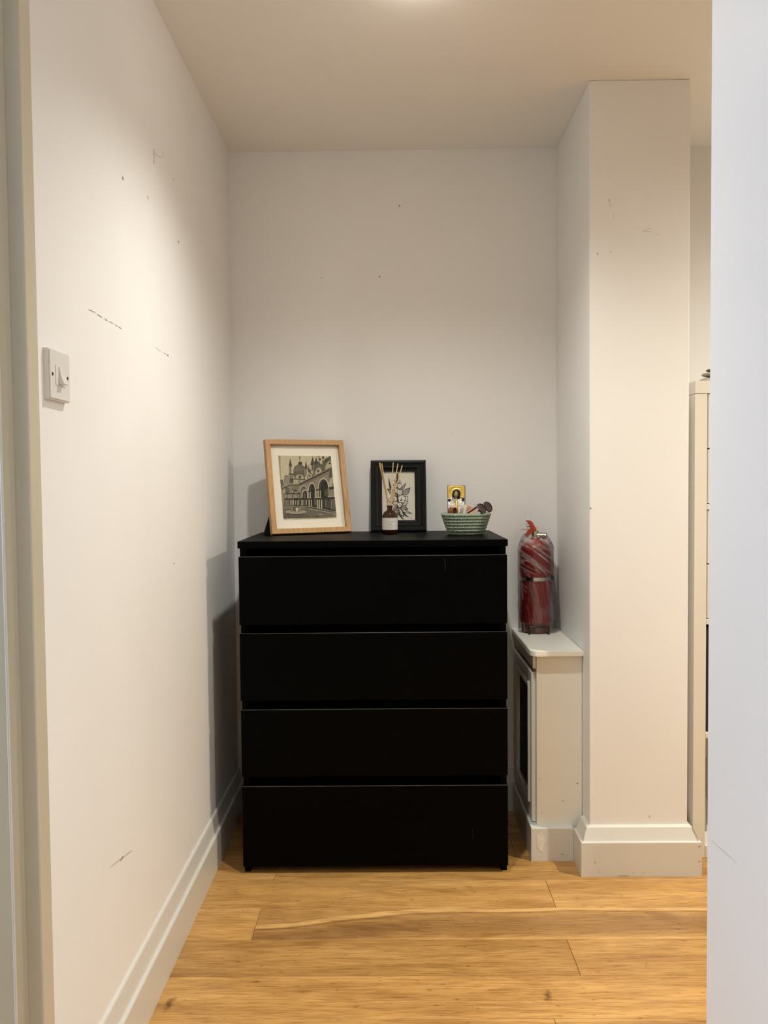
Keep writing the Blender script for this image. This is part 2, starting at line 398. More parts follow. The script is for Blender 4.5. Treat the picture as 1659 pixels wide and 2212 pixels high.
def bag():
    m = NT('clear_polythene'); v = m.coords()
    mp0 = m.n('ShaderNodeMapping'); mp0.inputs['Rotation'].default_value = (0.0, -0.62, 0.0); m.l(v, mp0.inputs['Vector'])
    mp = m.n('ShaderNodeMapping'); mp.inputs['Scale'].default_value = (10, 10, 62); m.l(mp0.outputs[0], mp.inputs['Vector'])
    fa = m.noise(mp.outputs[0], 1.0, 4, 0.60, 0.9)
    mp1 = m.n('ShaderNodeMapping'); mp1.inputs['Rotation'].default_value = (0.0, 0.16, 0.0); m.l(v, mp1.inputs['Vector'])
    mp2 = m.n('ShaderNodeMapping'); mp2.inputs['Scale'].default_value = (62, 62, 7); m.l(mp1.outputs[0], mp2.inputs['Vector'])
    fb = m.noise(mp2.outputs[0], 1.0, 3, 0.60, 0.8)
    sz = m.n('ShaderNodeSeparateXYZ'); m.l(v, sz.inputs[0])
    hz = m.ramp(sz.outputs[2], [(0.165, (0, 0, 0, 1)), (0.215, (1, 1, 1, 1))])
    f = m.mix(hz, fb, fa); f2 = m.noise(v, 55, 3, 0.6, 1.2)
    ad = m.n('ShaderNodeMath', operation='ADD'); m.l(f, ad.inputs[0]); m.l(f2, ad.inputs[1])
    bp = m.n('ShaderNodeBump'); bp.inputs['Strength'].default_value = 0.9; bp.inputs['Distance'].default_value = 0.004; m.l(ad.outputs[0], bp.inputs['Height'])
    gl = m.n('ShaderNodeBsdfGlossy'); gl.inputs['Roughness'].default_value = 0.14; gl.inputs[0].default_value = (0.9, 0.9, 0.9, 1); m.l(bp.outputs[0], gl.inputs['Normal'])
    df = m.n('ShaderNodeBsdfDiffuse'); df.inputs[0].default_value = (0.72, 0.71, 0.69, 1)
    tr = m.n('ShaderNodeBsdfTransparent'); tr.inputs[0].default_value = (0.97, 0.97, 0.97, 1)
    cr = m.ramp(f, [(0.50, (0, 0, 0, 1)), (0.57, (0.8, 0.8, 0.8, 1)), (0.60, (0.25, 0.25, 0.25, 1)), (0.66, (1, 1, 1, 1))])
    geo = m.n('ShaderNodeNewGeometry'); sp = m.n('ShaderNodeSeparateXYZ'); m.l(v, sp.inputs[0])
    hi = m.ramp(sp.outputs[2], [(0.17, (0.15,) * 3 + (1,)), (0.25, (0.40,) * 3 + (1,))])      # slack film gathers near the neck
    k = m.mix(1.0, cr, hi, 'MULTIPLY')
    m1 = m.n('ShaderNodeMixShader'); m.l(k, m1.inputs[0]); m.l(tr.outputs[0], m1.inputs[1]); m.l(df.outputs[0], m1.inputs[2])
    lw = m.n('ShaderNodeLayerWeight'); lw.inputs[0].default_value = 0.25; m.l(bp.outputs[0], lw.inputs['Normal'])
    mm = m.n('ShaderNodeMath', operation='MULTIPLY_ADD'); m.l(lw.outputs['Fresnel'], mm.inputs[0]); mm.inputs[1].default_value = 0.75; mm.inputs[2].default_value = 0.03
    m2 = m.n('ShaderNodeMixShader'); m.l(mm.outputs[0], m2.inputs[0]); m.l(m1.outputs[0], m2.inputs[1]); m.l(gl.outputs[0], m2.inputs[2])
    m.l(m2.outputs[0], m.out.inputs['Surface']); return m.m
M_BAG = bag()
M_KALLAX = plain('white_foil_board', (0.80, 0.77, 0.70), 0.35, var=0.01)
M_KBLACK = plain('black_fabric_box', (0.012, 0.011, 0.011), 0.8)
M_STONE = plain('grey_pebble', (0.40, 0.36, 0.31), 0.6, var=0.15, scale=60)
M_STONE_D = plain('dark_pebble', (0.16, 0.13, 0.10), 0.5, var=0.15, scale=60)
M_STONE_L = plain('pale_pebble', (0.56, 0.51, 0.44), 0.6, var=0.12, scale=60)
def glow(name, col, s):
    m = NT(name); e = m.n('ShaderNodeEmission'); e.inputs[0].default_value = col + (1,); e.inputs[1].default_value = s
    m.l(e.outputs[0], m.out.inputs['Surface']); return m.m
M_LAMP = glow('lamp_lens', (1.0, 0.93, 0.82), 46.0)

# ------------------------------------------------------------------ room shell
def struct(o, label, cat): return tag(o, label, cat, kind='structure')

floor = struct(box('floor', XFL - 0.1, XFR + 0.1, YN - 0.1, YB + 0.1, -0.06, -0.0135, M_DARK), 'honey oak plank floor', 'floor')
PW = 0.1517
Y_TOP = 2.3112 + PW * 4
joints = {3: [-0.36], 4: [0.44], 5: [-0.372], 6: [0.436], 7: [-1.15, 1.35], 8: [0.3425]}
for r in range(31):
    y1 = Y_TOP - r * PW; y0 = y1 - PW
    if y0 < YN - 0.05: break
    base = joints.get(r - 0, None)
    if base is None: base = [random.uniform(-0.6, 0.9)]
    js = sorted(base)
    ends = [js[0] - 1.62, *js, js[-1] + 1.55]
    ends = [XFL - 0.05] + [e for e in ends if XFL + 0.2 < e < XFR - 0.2] + [XFR + 0.05]
    yy1 = min(y1, YB + 0.05)
    if yy1 - y0 < 0.02: continue
    for x0, x1 in zip(ends, ends[1:]):
        bm = bmesh.new(); cx, cy = (x0 + x1) / 2, (y0 + yy1) / 2
        bx(bm, x0 - cx + 0.0004, x1 - cx - 0.0004, y0 - cy + 0.0004, yy1 - cy - 0.0004, -0.0135, 0.0, 0.0008)
        mt = M_OAK
        if r == 7: mt = M_OAK_K
        if r == 5 and x0 > -0.5 and x0 < 0: mt = M_OAK_F
        p = obj('plank', bm, mt, floor); p.location = (cx, cy, 0)

struct(box('ceiling', XFL - 0.1, XFR + 0.1, YN - 0.1, YB + 0.1, HC, HC + 0.1, M_CEIL), 'plain off white plaster ceiling', 'ceiling')
wall_back = struct(box('wall_back', XFL - 0.1, XFR + 0.1, YB, YB + 0.1, -0.01, HC, M_WALL), 'white painted wall behind the black chest', 'wall')
bm = bmesh.new()
WT = 0.12
bx(bm, XL - WT, XL, DOOR1 + 0.02, YB, -0.01, HC)
bx(bm, XL - WT, XL, YN, DOOR0 - 0.02, -0.01, HC)
bx(bm, XL - WT, XL, DOOR0 - 0.02, DOOR1 + 0.02, 2.06, HC)
wall_left = struct(obj('wall_left', bm, M_WALL), 'white scuffed wall on the left of the alcove', 'wall')
wall_stub = struct(obj('wall_stub', bx(bmesh.new(), PX0, PX1, PY, YB, -0.01, HC, 0.003, 2), M_WALL), 'white pillar-like wall end right of the radiator cover', 'wall')
wall_right = struct(obj('wall_right', bx(bmesh.new(), WRX, WRX + 0.12, YN, WRY, -0.01, HC, 0.003, 2), M_RWALL), 'cool white wall edge close to the camera', 'wall')
struct(box('wall_front', XFL - 0.1, XFR + 0.1, YN - 0.1, YN, -0.01, HC, M_WALL), 'white wall behind the photographer', 'wall')
struct(box('wall_far_right', XFR, XFR + 0.1, YN, YB, -0.01, HC, M_WALL), 'white end wall of the room on the right', 'wall')
bm = bmesh.new()
wy0, wy1, wz0, wz1 = -0.05, 1.15, 0.85, 2.05
bx(bm, XFL - 0.1, XFL, YN, wy0, -0.01, HC); bx(bm, XFL - 0.1, XFL, wy1, YB, -0.01, HC)
bx(bm, XFL - 0.1, XFL, wy0, wy1, -0.01, wz0); bx(bm, XFL - 0.1, XFL, wy0, wy1, wz1, HC)
struct(obj('wall_far_left', bm, M_WALL), 'white window wall of the room on the left', 'wall')
win = empty('window_1', (XFL, 0, 0)); struct(win, 'white sash window of the room on the left', 'window')
bm = bmesh.new()
for a in ((wy0, wy0 + 0.05, wz0, wz1), (wy1 - 0.05, wy1, wz0, wz1), (wy0 + 0.05, wy1 - 0.05, wz0, wz0 + 0.05), (wy0 + 0.05, wy1 - 0.05, wz1 - 0.05, wz1), (wy0 + 0.05, wy1 - 0.05, 1.43, 1.47)):
    bx(bm, -0.08, -0.03, *a)
obj('window_frame', bm, M_GLOSS, win)
box('pane', -0.058, -0.054, wy0 + 0.05, wy1 - 0.05, wz0 + 0.05, 1.43, M_PANE, win)
box('pane', -0.058, -0.054, wy0 + 0.05, wy1 - 0.05, 1.47, wz1 - 0.05, M_PANE, win)

# left doorway: architrave and lining with stop bead
trim = struct(obj('trim_1', bx(bmesh.new(), XL, XL + 0.017, DOOR1 - 0.002, DOOR1 + 0.037, 0, 2.13, 0.003, 2), M_ARCH), 'cream painted door architrave beside the light switch', 'door frame')
bm = bmesh.new()
bx(bm, XL - 0.004, XL + 0.017, DOOR0 - 0.076, DOOR1 + 0.037, 2.131, 2.20, 0.003)
bx(bm, XL - 0.004, XL + 0.017, DOOR0 - 0.076, DOOR0 + 0.002, 0, 2.13, 0.003)
obj('architrave_return', bm, M_ARCH, trim)
door = empty('door_1', (XL, DOOR1, 0)); struct(door, 'grey cream door lining at the left edge of the picture', 'door frame')
bm = bmesh.new()
bx(bm, -WT, 0.0165, -0.0025, 0.0195, 0, 2.06, 0.002)
bx(bm, -WT, 0.0165, DOOR0 - DOOR1 - 0.0195, DOOR0 - DOOR1, 0, 2.06, 0.002)
bx(bm, -WT, 0.0165, DOOR0 - DOOR1, -0.0025, 2.04, 2.06, 0.002)
obj('lining', bm, M_ARCH, door)
bm = bmesh.new()
prism(bm, [(-0.0065, -0.003), (-0.020, -0.013), (-0.024, -0.014), (-0.060, -0.014), (-0.060, -0.003)], 0, 2.04)
obj('stop_bead', bm, M_ARCH, door)
bm = bmesh.new(); lathe(bm, [(0, 0), (0.0022, 0), (0.0022, 2.038), (0, 2.038)], 14, (-0.0205, -0.0145)); obj('edge_bead', bm, M_GLOSS, door, True, 40)

# skirting boards
SK = [(0, 0), (0.020, 0), (0.020, 0.104), (0.0185, 0.1065), (0.0135, 0.1075), (0.0120, 0.1100), (0.0085, 0.138), (0.0070, 0.1470), (0.0072, 0.1500), (0.0050, 0.1545), (0, 0.1555)]
struct(obj('baseboard_left', sweep(bmesh.new(), [(XL, DOOR1 + 0.038), (XL, YB)], SK), M_GLOSS, smooth=False), 'white moulded skirting board along the left wall', 'skirting')
struct(obj('baseboard_back', sweep(bmesh.new(), [(XL + 0.0205, YB), (RX + 0.02, YB)], SK), M_GLOSS), 'white skirting board behind the black chest', 'skirting')
SKP = [(0, 0), (0.032, 0), (0.032, 0.1005), (0.0312, 0.1022), (0.0250, 0.1030), (0.0238, 0.1050), (0.0110, 0.1390), (0.0050, 0.1420), (0, 0.1430)]
pil_bb = struct(obj('baseboard_right', sweep(bmesh.new(), [(PX0, RY - 0.021), (PX0, PY), (PX1, PY), (PX1, YB - 0.001)], SKP), M_GLOSS), 'chunky chipped white skirting around the pillar foot', 'skirting')
struct(obj('baseboard_side', sweep(bmesh.new(), [(WRX, WRY - 0.005), (WRX, YN + 0.01)], SK), M_GLOSS), 'white skirting board along the near right wall', 'skirting')

# marks and chips on the paint (flat wear, part of the walls)
def scuff(parent, plane, pts, wid, mat, name='scuff_mark'):
    """thin smear along pts=(a,b) on a wall plane; plane=('x',X) or ('y',Y), facing the room"""
    bm = bmesh.new(); n = len(pts); L = []; R = []
    off = 0.0004
    P = [Vector(p) for p in pts]
    def put(a, b): return (plane[1] + off, a, b) if plane[0] == 'x' else (a, plane[1] - off, b)
    for i, p in enumerate(P):
        t = (P[min(i + 1, n - 1)] - P[max(i - 1, 0)]).normalized(); s = Vector((-t.y, t.x))
        w = wid * (0.25 + 0.75 * math.sin(PI * (i + 0.5) / n)) * random.uniform(0.7, 1.2) / 2
        q = p + s * w; L.append(bm.verts.new(put(q.x, q.y))); q = p - s * w; R.append(bm.verts.new(put(q.x, q.y)))
    for i in range(n - 1): bm.faces.new((L[i], L[i + 1], R[i + 1], R[i]))
    return obj(name, bm, mat, parent)
def dot(parent, plane, a, b, r, mat, name='nail_hole', ry=None):
    bm = bmesh.new(); ry = ry or r; vs = []
    for k in range(10):
        q = random.uniform(0.75, 1.15); x = a + r * q * math.cos(k * PI / 5); y = b + ry * q * math.sin(k * PI / 5)
        vs.append(bm.verts.new((plane[1] + 0.0005, x, y) if plane[0] == 'x' else (x, plane[1] - 0.0005, y)))
    bm.faces.new(vs); return obj(name, bm, mat, parent)
LW, BW, PWL = ('x', XL), ('y', YB), ('y', PY)
def line(a, b, n=6, j=0.001): return [(a[0] + (b[0] - a[0]) * i / (n - 1), a[1] + (b[1] - a[1]) * i / (n - 1) + random.uniform(-j, j)) for i in range(n)]
for (a, b) in (((1.49, 1.497), (1.525, 1.4985)), ((1.535, 1.4975), (1.560, 1.4960)), ((1.572, 1.497), (1.590, 1.4955)), ((1.600, 1.4965), (1.622, 1.4965)), ((1.632, 1.4965), (1.648, 1.4965)), ((1.655, 1.4972), (1.672, 1.4955))):
    scuff(wall_left, LW, line(a, b), 0.0022, M_MARK)
for (a, b) in (((1.91, 1.4965), (1.96, 1.4962)), ((1.975, 1.4958), (2.01, 1.4955))): scuff(wall_left, LW, line(a, b), 0.0016, M_MARK2)
dot(wall_left, LW, 1.700, 1.815, 0.005, M_CHIP, ry=0.005); dot(wall_left, LW, 2.016, 1.495, 0.006, M_CHIP, ry=0.003)
dot(wall_left, LW, 2.137, 1.813, 0.007, M_CHIP, ry=0.003); dot(wall_left, LW, 1.873, 1.836, 0.005, M_MARK2, ry=0.004)
dot(wall_left, LW, 2.098, 1.962, 0.005, M_MARK2, ry=0.004); dot(wall_left, LW, 2.037, 0.968, 0.005, M_CHIP, ry=0.002)
scuff(wall_left, LW, line((1.535, 0.422), (1.668, 0.392), 8), 0.004, M_MARK2); dot(wall_left, LW, 1.604, 0.407, 0.009, M_CHIP, ry=0.003)
for x, z, r in ((0.0346, 2.134, 0.0035), (-0.240, 1.8895, 0.002), (-0.0372, 1.8903, 0.003)): dot(wall_back, BW, x, z, r, M_CHIP)
dot(wall_back, BW, 0.2104, 1.3435, 0.0015, M_CHIP)
scuff(wall_back, BW, line((0.468, 1.066), (0.4695, 1.054)), 0.0015, M_MARK2); scuff(wall_back, BW, line((0.488, 1.066), (0.4895, 1.054)), 0.0015, M_MARK2)
scuff(wall_stub, PWL, line((0.637, 1.988), (0.6385, 1.980), 4, 0), 0.0028, M_CHIP); scuff(wall_stub, PWL, line((0.638, 1.978), (0.6435, 1.962), 5, 0), 0.0012, M_MARK2); scuff(wall_stub, PWL, line((0.650, 1.943), (0.652, 1.928), 4, 0), 0.0016, M_MARK2)
scuff(wall_stub, PWL, line((0.748, 1.901), (0.758, 1.901), 4, 0), 0.0025, M_MARK2); scuff(wall_stub, PWL, line((0.742, 1.895), (0.765, 1.890), 5, 0.0005), 0.0014, M_MARK2); scuff(wall_stub, PWL, line((0.770, 1.887), (0.780, 1.883), 4, 0), 0.0014, M_MARK2)
dot(wall_stub, PWL, 0.739, 1.8955, 0.0018, M_CHIP); dot(wall_stub, PWL, 0.604, 1.831, 0.0018, M_CHIP, ry=0.003); dot(wall_stub, PWL, 0.642, 1.837, 0.002, M_CHIP); dot(wall_stub, PWL, 0.760, 0.168, 0.003, M_MARK2)
PF = ('y', PY - 0.032)
for (a, b, w, mt) in (((0.842 + 0.05, 0.088), (0.8995, 0.092), 0.0025, M_CHIP), ((0.893, 0.045), (0.9005, 0.046), 0.003, M_CHIP), ((0.60, 0.062), (0.606, 0.058), 0.003, M_MARK2), ((0.588, 0.048), (0.590, 0.040), 0.003, M_CHIP), ((0.655, 0.003), (0.690, 0.003), 0.002, M_CHIP), ((0.60, 0.018), (0.606, 0.012), 0.004, M_MARK2), ((0.70, 0.012), (0.704, 0.012), 0.002, M_CHIP), ((0.73, 0.012), (0.734, 0.012), 0.002, M_CHIP)):
    scuff(pil_bb, PF, line(a, b, 5, 0.0004), w, mt, 'paint_chip')
bm = bmesh.new()
tube(bm, [(PX1 + 0.010, PY - 0.0125, 0.1385), (PX1 + 0.016, PY - 0.018, 0.126), (PX1 + 0.021, PY - 0.023, 0.114), (PX1 + 0.0245, PY - 0.0265, 0.106)], 0.0009, 6)
obj('paint_crack', bm, M_MARK, pil_bb)
dot(wall_stub, PWL, PX0 + 0.003, 1.089, 0.003, M_CHIP, 'paint_chip')
scr = scuff(wall_right, ('x', WRX - 0.0009), line((1.18, 0.632), (1.09, 0.640), 6, 0.0005), 0.0010, M_MARK2)

# ------------------------------------------------------------------ ceiling lamps
def downlight(x, y, label):
    t = empty('ceiling_downlight', (x, y, HC), label=label, cat='lamp', group='ceiling lamps')
    obj('rim', lathe(bmesh.new(), [(0.034, -0.003), (0.036, -0.006), (0.046, -0.005), (0.050, 0.0), (0.034, 0.0), (0.034, -0.003)], 32), M_SWITCH, t, True, 40)
    obj('lens', lathe(bmesh.new(), [(0.0, -0.032), (0.016, -0.030), (0.026, -0.024), (0.032, -0.014), (0.0338, -0.002), (0.0, -0.002)], 32), M_LAMP, t, True)
    return t
downlight(LAMP[0], LAMP[1], 'round ceiling downlight above the black chest, just outside the picture')
downlight(0.30, -0.55, 'round ceiling downlight added for fill above the photographer')  # fixture for the added fill lamp, out of view
downlight(1.85, 1.60, 'round ceiling downlight in the room on the right')

# ------------------------------------------------------------------ chest of drawers
CX, CY, CW, CD, CH = -0.4596, 2.357, 0.800, 0.446, 1.0
chest = empty('chest_of_drawers', (CX, CY, 0), (0, 0, math.radians(0.15)), 'black-brown wooden four-drawer chest against the back wall', 'chest of drawers')
box('top_panel', 0.0, CW, 0.0, CD, CH - 0.0205, CH, M_ASH, chest, 0.001)
bm = bmesh.new(); bx(bm, 0.0045, 0.0225, 0.012, CD, 0, CH - 0.0205, 0.0008)
obj('side_panel', bm, M_ASH, chest)
bm = bmesh.new(); bx(bm, CW - 0.0225, CW - 0.0045, 0.012, CD, 0, CH - 0.0205, 0.0008)
obj('side_panel', bm, M_ASH, chest)
box('back_panel', 0.0225, CW - 0.0225, CD - 0.008, CD - 0.003, 0.02, CH - 0.0205, M_ASH, chest)
zt = [0.9545, 0.7262, 0.4975, 0.2660]; zb = [0.7515, 0.5245, 0.2950, 0.0220]
for a, b in zip(zt, zb):
    d = box('drawer', 0.003, CW - 0.003, -0.004, 0.0125, b, a, M_ASH, chest, 0.0012)
    bm = bmesh.new()
    bx(bm, 0.030, CW - 0.030, 0.0125, 0.40, b + 0.012, a - 0.035)
    obj('drawer_box', bm, M_BACK, d)
    box('edge_highlight', 0.003, CW - 0.003, -0.0046, -0.0022, a - 0.0006, a + 0.0008, M_EDGE, d, 0.0003)  # thin strip added as a painted highlight along the drawer top
def scratch(x, z0, z1, dx):
    bm = bmesh.new(); tube(bm, [(x, -0.0041, z0), (x + dx, -0.0041, (z0 + z1) / 2), (x + dx * 0.6, -0.0041, z1)], 0.0005, 5); return bm
obj('scratch', scratch(0.612, 0.945, 0.912, 0.003), M_SCR, chest)
obj('scratch', scratch(0.690, 0.135, 0.105, 0.003), M_SCR, chest)

# ------------------------------------------------------------------ framed pictures
def frame_rails(t, w, h, prof, mat, name='frame_rail'):
    cs = lambda d: [(-w / 2 + d, d), (w / 2 - d, d), (w / 2 - d, h - d), (-w / 2 + d, h - d)]
    for s in range(4):
        bm = bmesh.new(); A = []; B = []
        for d, y in prof:
            c = cs(d); p, q = c[s], c[(s + 1) % 4]
            A.append(bm.verts.new((p[0], y, p[1]))); B.append(bm.verts.new((q[0], y, q[1])))
        n = len(prof)
        for k in range(n):
            j = (k + 1) % n; bm.faces.new((A[k], A[j], B[j], B[k]))
        bm.faces.new(A); bm.faces.new(B)
        obj(name, bm, mat, t)

def homog(q):
    """quad of print corners (tl,tr,br,bl) in drawing units -> unit square map"""
    src = q; dst = [(0, 1), (1, 1), (1, 0), (0, 0)]; A = []; b = []
    for (x, y), (u, v) in zip(src, dst):
        A += [[x, y, 1, 0, 0, 0, -u * x, -u * y], [0, 0, 0, x, y, 1, -v * x, -v * y]]; b += [u, v]
    h = np.linalg.solve(np.array(A, float), np.array(b, float))
    def f(x, y):
        w = h[6] * x + h[7] * y + 1
        return (h[0] * x + h[1] * y + h[2]) / w, (h[3] * x + h[4] * y + h[5]) / w
    return f

def printed(name, parent, polys, quad, x0, x1, z0, z1, y, mat):
    f = homog(quad); bm = bmesh.new(); lay = bm.loops.layers.color.new('Col') if False else bm.loops.layers.float_color.new('Col')
    for i, (col, pts) in enumerate(polys):
        vs = []
        for (px, py) in pts:
            u, v = f(px, py); u = min(max(u, 0), 1); v = min(max(v, 0), 1)
            vs.append(bm.verts.new((x0 + (x1 - x0) * u, y - 0.00002 * i, z0 + (z1 - z0) * v)))
        try: fc = bm.faces.new(vs)
        except ValueError: continue
        fc.normal_update()
        if fc.normal.y > 0: fc.normal_flip()
        for l in fc.loops: l[lay] = col
    me = bpy.data.meshes.new(name); bm.to_mesh(me); bm.free(); me.materials.append(mat)
    o = bpy.data.objects.new(name, me); COL.objects.link(o); o.parent = parent
    return o

def circ(x, y, rx, ry=None, n=20, a0=0, a1=360):
    ry = ry or rx
    return [(x + rx * math.cos(math.radians(a0 + (a1 - a0) * k / (n if a1 - a0 == 360 else n - 1))), y + ry * math.sin(math.radians(a0 + (a1 - a0) * k / (n if a1 - a0 == 360 else n - 1)))) for k in range(n)]
def arch(x0, x1, ytop, yspring, ybot, tilt=0):
    cx, r = (x0 + x1) / 2, (x1 - x0) / 2
    return [(x0, ybot)] + [(cx - r * math.cos(PI * k / 12), yspring - (yspring - ytop) * math.sin(PI * k / 12)) for k in range(13)] + [(x1, ybot + tilt)]
def stroke(pts, w):
    L = []; R = []; n = len(pts)
    for i in range(n):
        a = Vector(pts[max(i - 1, 0)]); b = Vector(pts[min(i + 1, n - 1)]); t = (b - a).normalized(); s = Vector((-t.y, t.x)) * w / 2
        p = Vector(pts[i]); L.append(tuple(p + s)); R.append(tuple(p - s))
    return L + R[::-1]

def g(v, warm=1.0):
    return lin(v, v * 0.945, v * 0.80)
def courtyard_print():
    P = []
    def p(v, pts): P.append((g(v), pts))
    p(215, [(0, 35), (1440, 35), (1650, 1845), (165, 1885)])
    p(196, [(5, 42), (1436, 42), (1640, 1800), (168, 1830)])
    p(158, [(0, 36), (60, 36), (80, 700), (20, 600)])
    # left background wing
    p(92, [(52, 716), (135, 725), (150, 820), (200, 790), (185, 1460), (135, 1460)])
    p(140, [(190, 600), (300, 625), (330, 880), (90, 985), (160, 830)]); p(70, stroke([(190, 600), (300, 628)], 22)); p(80, stroke([(190, 605), (170, 810)], 14))
    # left facade
    p(138, [(90, 985), (330, 885), (590, 880), (820, 800), (820, 1480), (140, 1480)])
    # right facade
    p(132, [(580, 850), (1480, 400), (1640, 1640), (900, 1500), (820, 1480)])
    # dome and turrets
    p(100, circ(590, 480, 172, 200) ); p(112, circ(560, 470, 110, 170)); p(92, [(418, 480), (760, 480), (770, 640), (430, 640)])
    for k in range(14): p(random.choice((78, 122)), circ(random.uniform(450, 740), random.uniform(330, 600), 14, 8, 8))
    p(58, circ(606, 250, 58, 44)); p(64, [(548, 255), (664, 255), (655, 295), (560, 295)]); p(70, stroke([(597, 210), (592, 60)], 16)); p(88, stroke([(560, 70), (625, 66)], 12)); p(88, stroke([(572, 100), (615, 120)], 12))
    def turret(x, y0, y1, w, yb):
        p(72, [(x - 3, y0), (x + 3, y0), (x + w, y1), (x - w, y1)]); p(150, [(x - w * 0.8, y1), (x + w * 0.8, y1), (x + w * 0.85, yb), (x - w * 0.85, yb)])
        p(60, [(x - w * 0.2, y1 + 10), (x + w * 0.25, y1 + 10), (x + w * 0.25, yb), (x - w * 0.05, yb)]); p(70, stroke([(x - w * 1.05, y1), (x + w * 1.05, y1)], 18))
    turret(335, 120, 330, 46, 560); turret(765, 200, 400, 42, 600); turret(945, 50, 290, 58, 460); turret(830, 290, 430, 20, 480)
    p(84, [(820, 440), (860, 400), (915, 470), (900, 520), (830, 520)])
    p(120, [(310, 560), (410, 560), (430, 840), (320, 840)]); p(70, stroke([(295, 555), (430, 560)], 30)); p(80, [(320, 690), (430, 690), (430, 820), (330, 820)])
    # roof crowd on the right
    p(90, [(990, 270), (1130, 210), (1440, 42), (1490, 440), (960, 600)]); p(60, [(1030, 90), (1050, 90), (1080, 260), (1010, 260)]); p(70, circ(1050, 225, 60, 45))
    for (x, y, a, b, v) in ((1120, 90, 30, 60, 150), (1190, 150, 30, 40, 200), (1150, 150, 35, 35, 45), (1260, 120, 30, 60, 165), (1310, 70, 30, 25, 190), (1230, 90, 26, 45, 62), (1210, 240, 16, 50, 170), (1340, 170, 40, 50, 70), (1400, 250, 60, 50, 108), (1430, 100, 40, 60, 82), (1080, 60, 30, 20, 170), (1170, 215, 24, 60, 196), (1300, 190, 22, 40, 60)): p(v, circ(x, y, a, b, 10))
    # big lunettes
    def lun(x, y, rx, ry, tilt, ro, hole):
        rot = lambda pts: [(px, py - (px - x) * tilt) for px, py in pts]
        p(118, rot([(x - rx - 26, y)] + circ(x, y, rx + 26, ry + 30, 16, 180, 360) + [(x + rx + 26, y)])); p(52, rot(circ(x, y, rx + 10, ry + 10, 16, 180, 360))); p(168, rot(circ(x, y, rx, ry, 16, 180, 360))); p(70, circ(ro[0], ro[1], hole, hole * 1.2, 14)); p(45, circ(ro[0], ro[1], hole * 0.6, hole * 0.75, 10))
    lun(600, 700, 125, 125, -0.10, (600, 645), 34); lun(880, 680, 62, 130, 0.45, (876, 615), 22); lun(1105, 545, 95, 165, 0.42, (1102, 472), 30); lun(1400, 395, 110, 200, 0.42, (1420, 250), 26)
    p(168, [(470, 715), (745, 745), (600, 845), (460, 840)]); p(66, stroke([(430, 695), (750, 720)], 26)); p(120, [(570, 740), (620, 742), (615, 830), (570, 840)])
    # cornice running up to the right
    p(62, stroke([(560, 880), (760, 770), (1000, 650), (1440, 420)], 48)); p(165, stroke([(580, 835), (760, 735), (1000, 610), (1440, 395)], 10)); p(140, stroke([(560, 905), (780, 810), (1020, 700), (1490, 470)], 12)); p(86, [(1440, 420), (1490, 400), (1520, 650), (1400, 640)])
    p(88, stroke([(340, 870), (600, 880)], 26)); p(150, stroke([(330, 850), (590, 858)], 10)); p(82, stroke([(100, 985), (330, 880)], 24))
    # arches, left facade
    p(165, arch(140, 200, 1000, 1060, 1130)); p(98, arch(205, 330, 950, 1080, 1130)); p(60, circ(245, 970, 35, 12)); p(112, [(380, 920), (570, 920), (560, 1020), (380, 1020)]); p(50, circ(487, 1060, 42, 38)); p(150, circ(487, 1085, 36, 22))
    # arcade arches
    def bay(x0, x1, yt, ys, yb, w, v): p(186, arch(x0 - w, x1 + w, yt - w * 1.3, ys, yb)); p(v, arch(x0, x1, yt, ys, yb))
    bay(625, 800, 905, 1060, 1250, 14, 92); p(150, arch(650, 830, 1000, 1100, 1250)); p(48, arch(690, 808, 1045, 1150, 1265)); p(88, arch(720, 770, 1100, 1180, 1265))
    bay(850, 1020, 835, 1010, 1260, 22, 70); p(44, arch(905, 1020, 860, 1020, 1260)); bay(1125, 1385, 705, 950, 1240, 24, 62); p(40, arch(1190, 1385, 760, 960, 1240)); p(165, [(1395, 820), (1440, 700), (1530, 680), (1540, 930), (1400, 940)]); p(120, arch(1500, 1545, 820, 860, 930))
    # upper colonnade
    for (x, w, v) in ((215, 26, 160), (255, 20, 110), (290, 18, 165), (318, 14, 170), (370, 22, 165), (405, 16, 90), (440, 18, 160), (560, 18, 158), (590, 12, 80), (620, 14, 150)): p(v, [(x - w / 2, 1145), (x + w / 2, 1145), (x + w / 2, 1265), (x - w / 2, 1265)])
    p(58, stroke([(190, 1130), (650, 1112)], 20)); p(150, circ(492, 1165, 38, 42)); p(60, circ(492, 1160, 18, 18)); p(175, circ(492, 1225, 24, 28))
    for (x, w, y0, y1, v) in ((835, 26, 1075, 1250, 185), (870, 14, 1075, 1250, 80), (895, 24, 1075, 1250, 175), (1060, 22, 1035, 1245, 175), (1090, 16, 1035, 1245, 70), (1118, 22, 1035, 1245, 185), (1150, 14, 1030, 1245, 75), (1178, 20, 1030, 1245, 170), (1430, 18, 1000, 1215, 150), (1495, 18, 1000, 1215, 165), (1535, 14, 1000, 1215, 120)): p(v, [(x - w / 2, y0), (x + w / 2, y0), (x + w / 2, y1), (x - w / 2, y1)])
    p(56, [(820, 1055), (920, 1045), (920, 1078), (825, 1080)]); p(50, [(1035, 1015), (1180, 985), (1195, 1030), (1040, 1045)]); p(54, [(1400, 940), (1545, 925), (1550, 990), (1405, 1000)]); p(84, [(1285, 1010), (1400, 1005), (1405, 1200), (1290, 1205)]); p(50, circ(1330, 1050, 22, 26)); p(50, circ(1340, 1160, 26, 26)); p(195, stroke([(815, 1250), (920, 1250)], 14)); p(195, stroke([(1045, 1240), (1200, 1236)], 20)); p(180, stroke([(1420, 1220), (1560, 1210)], 16))
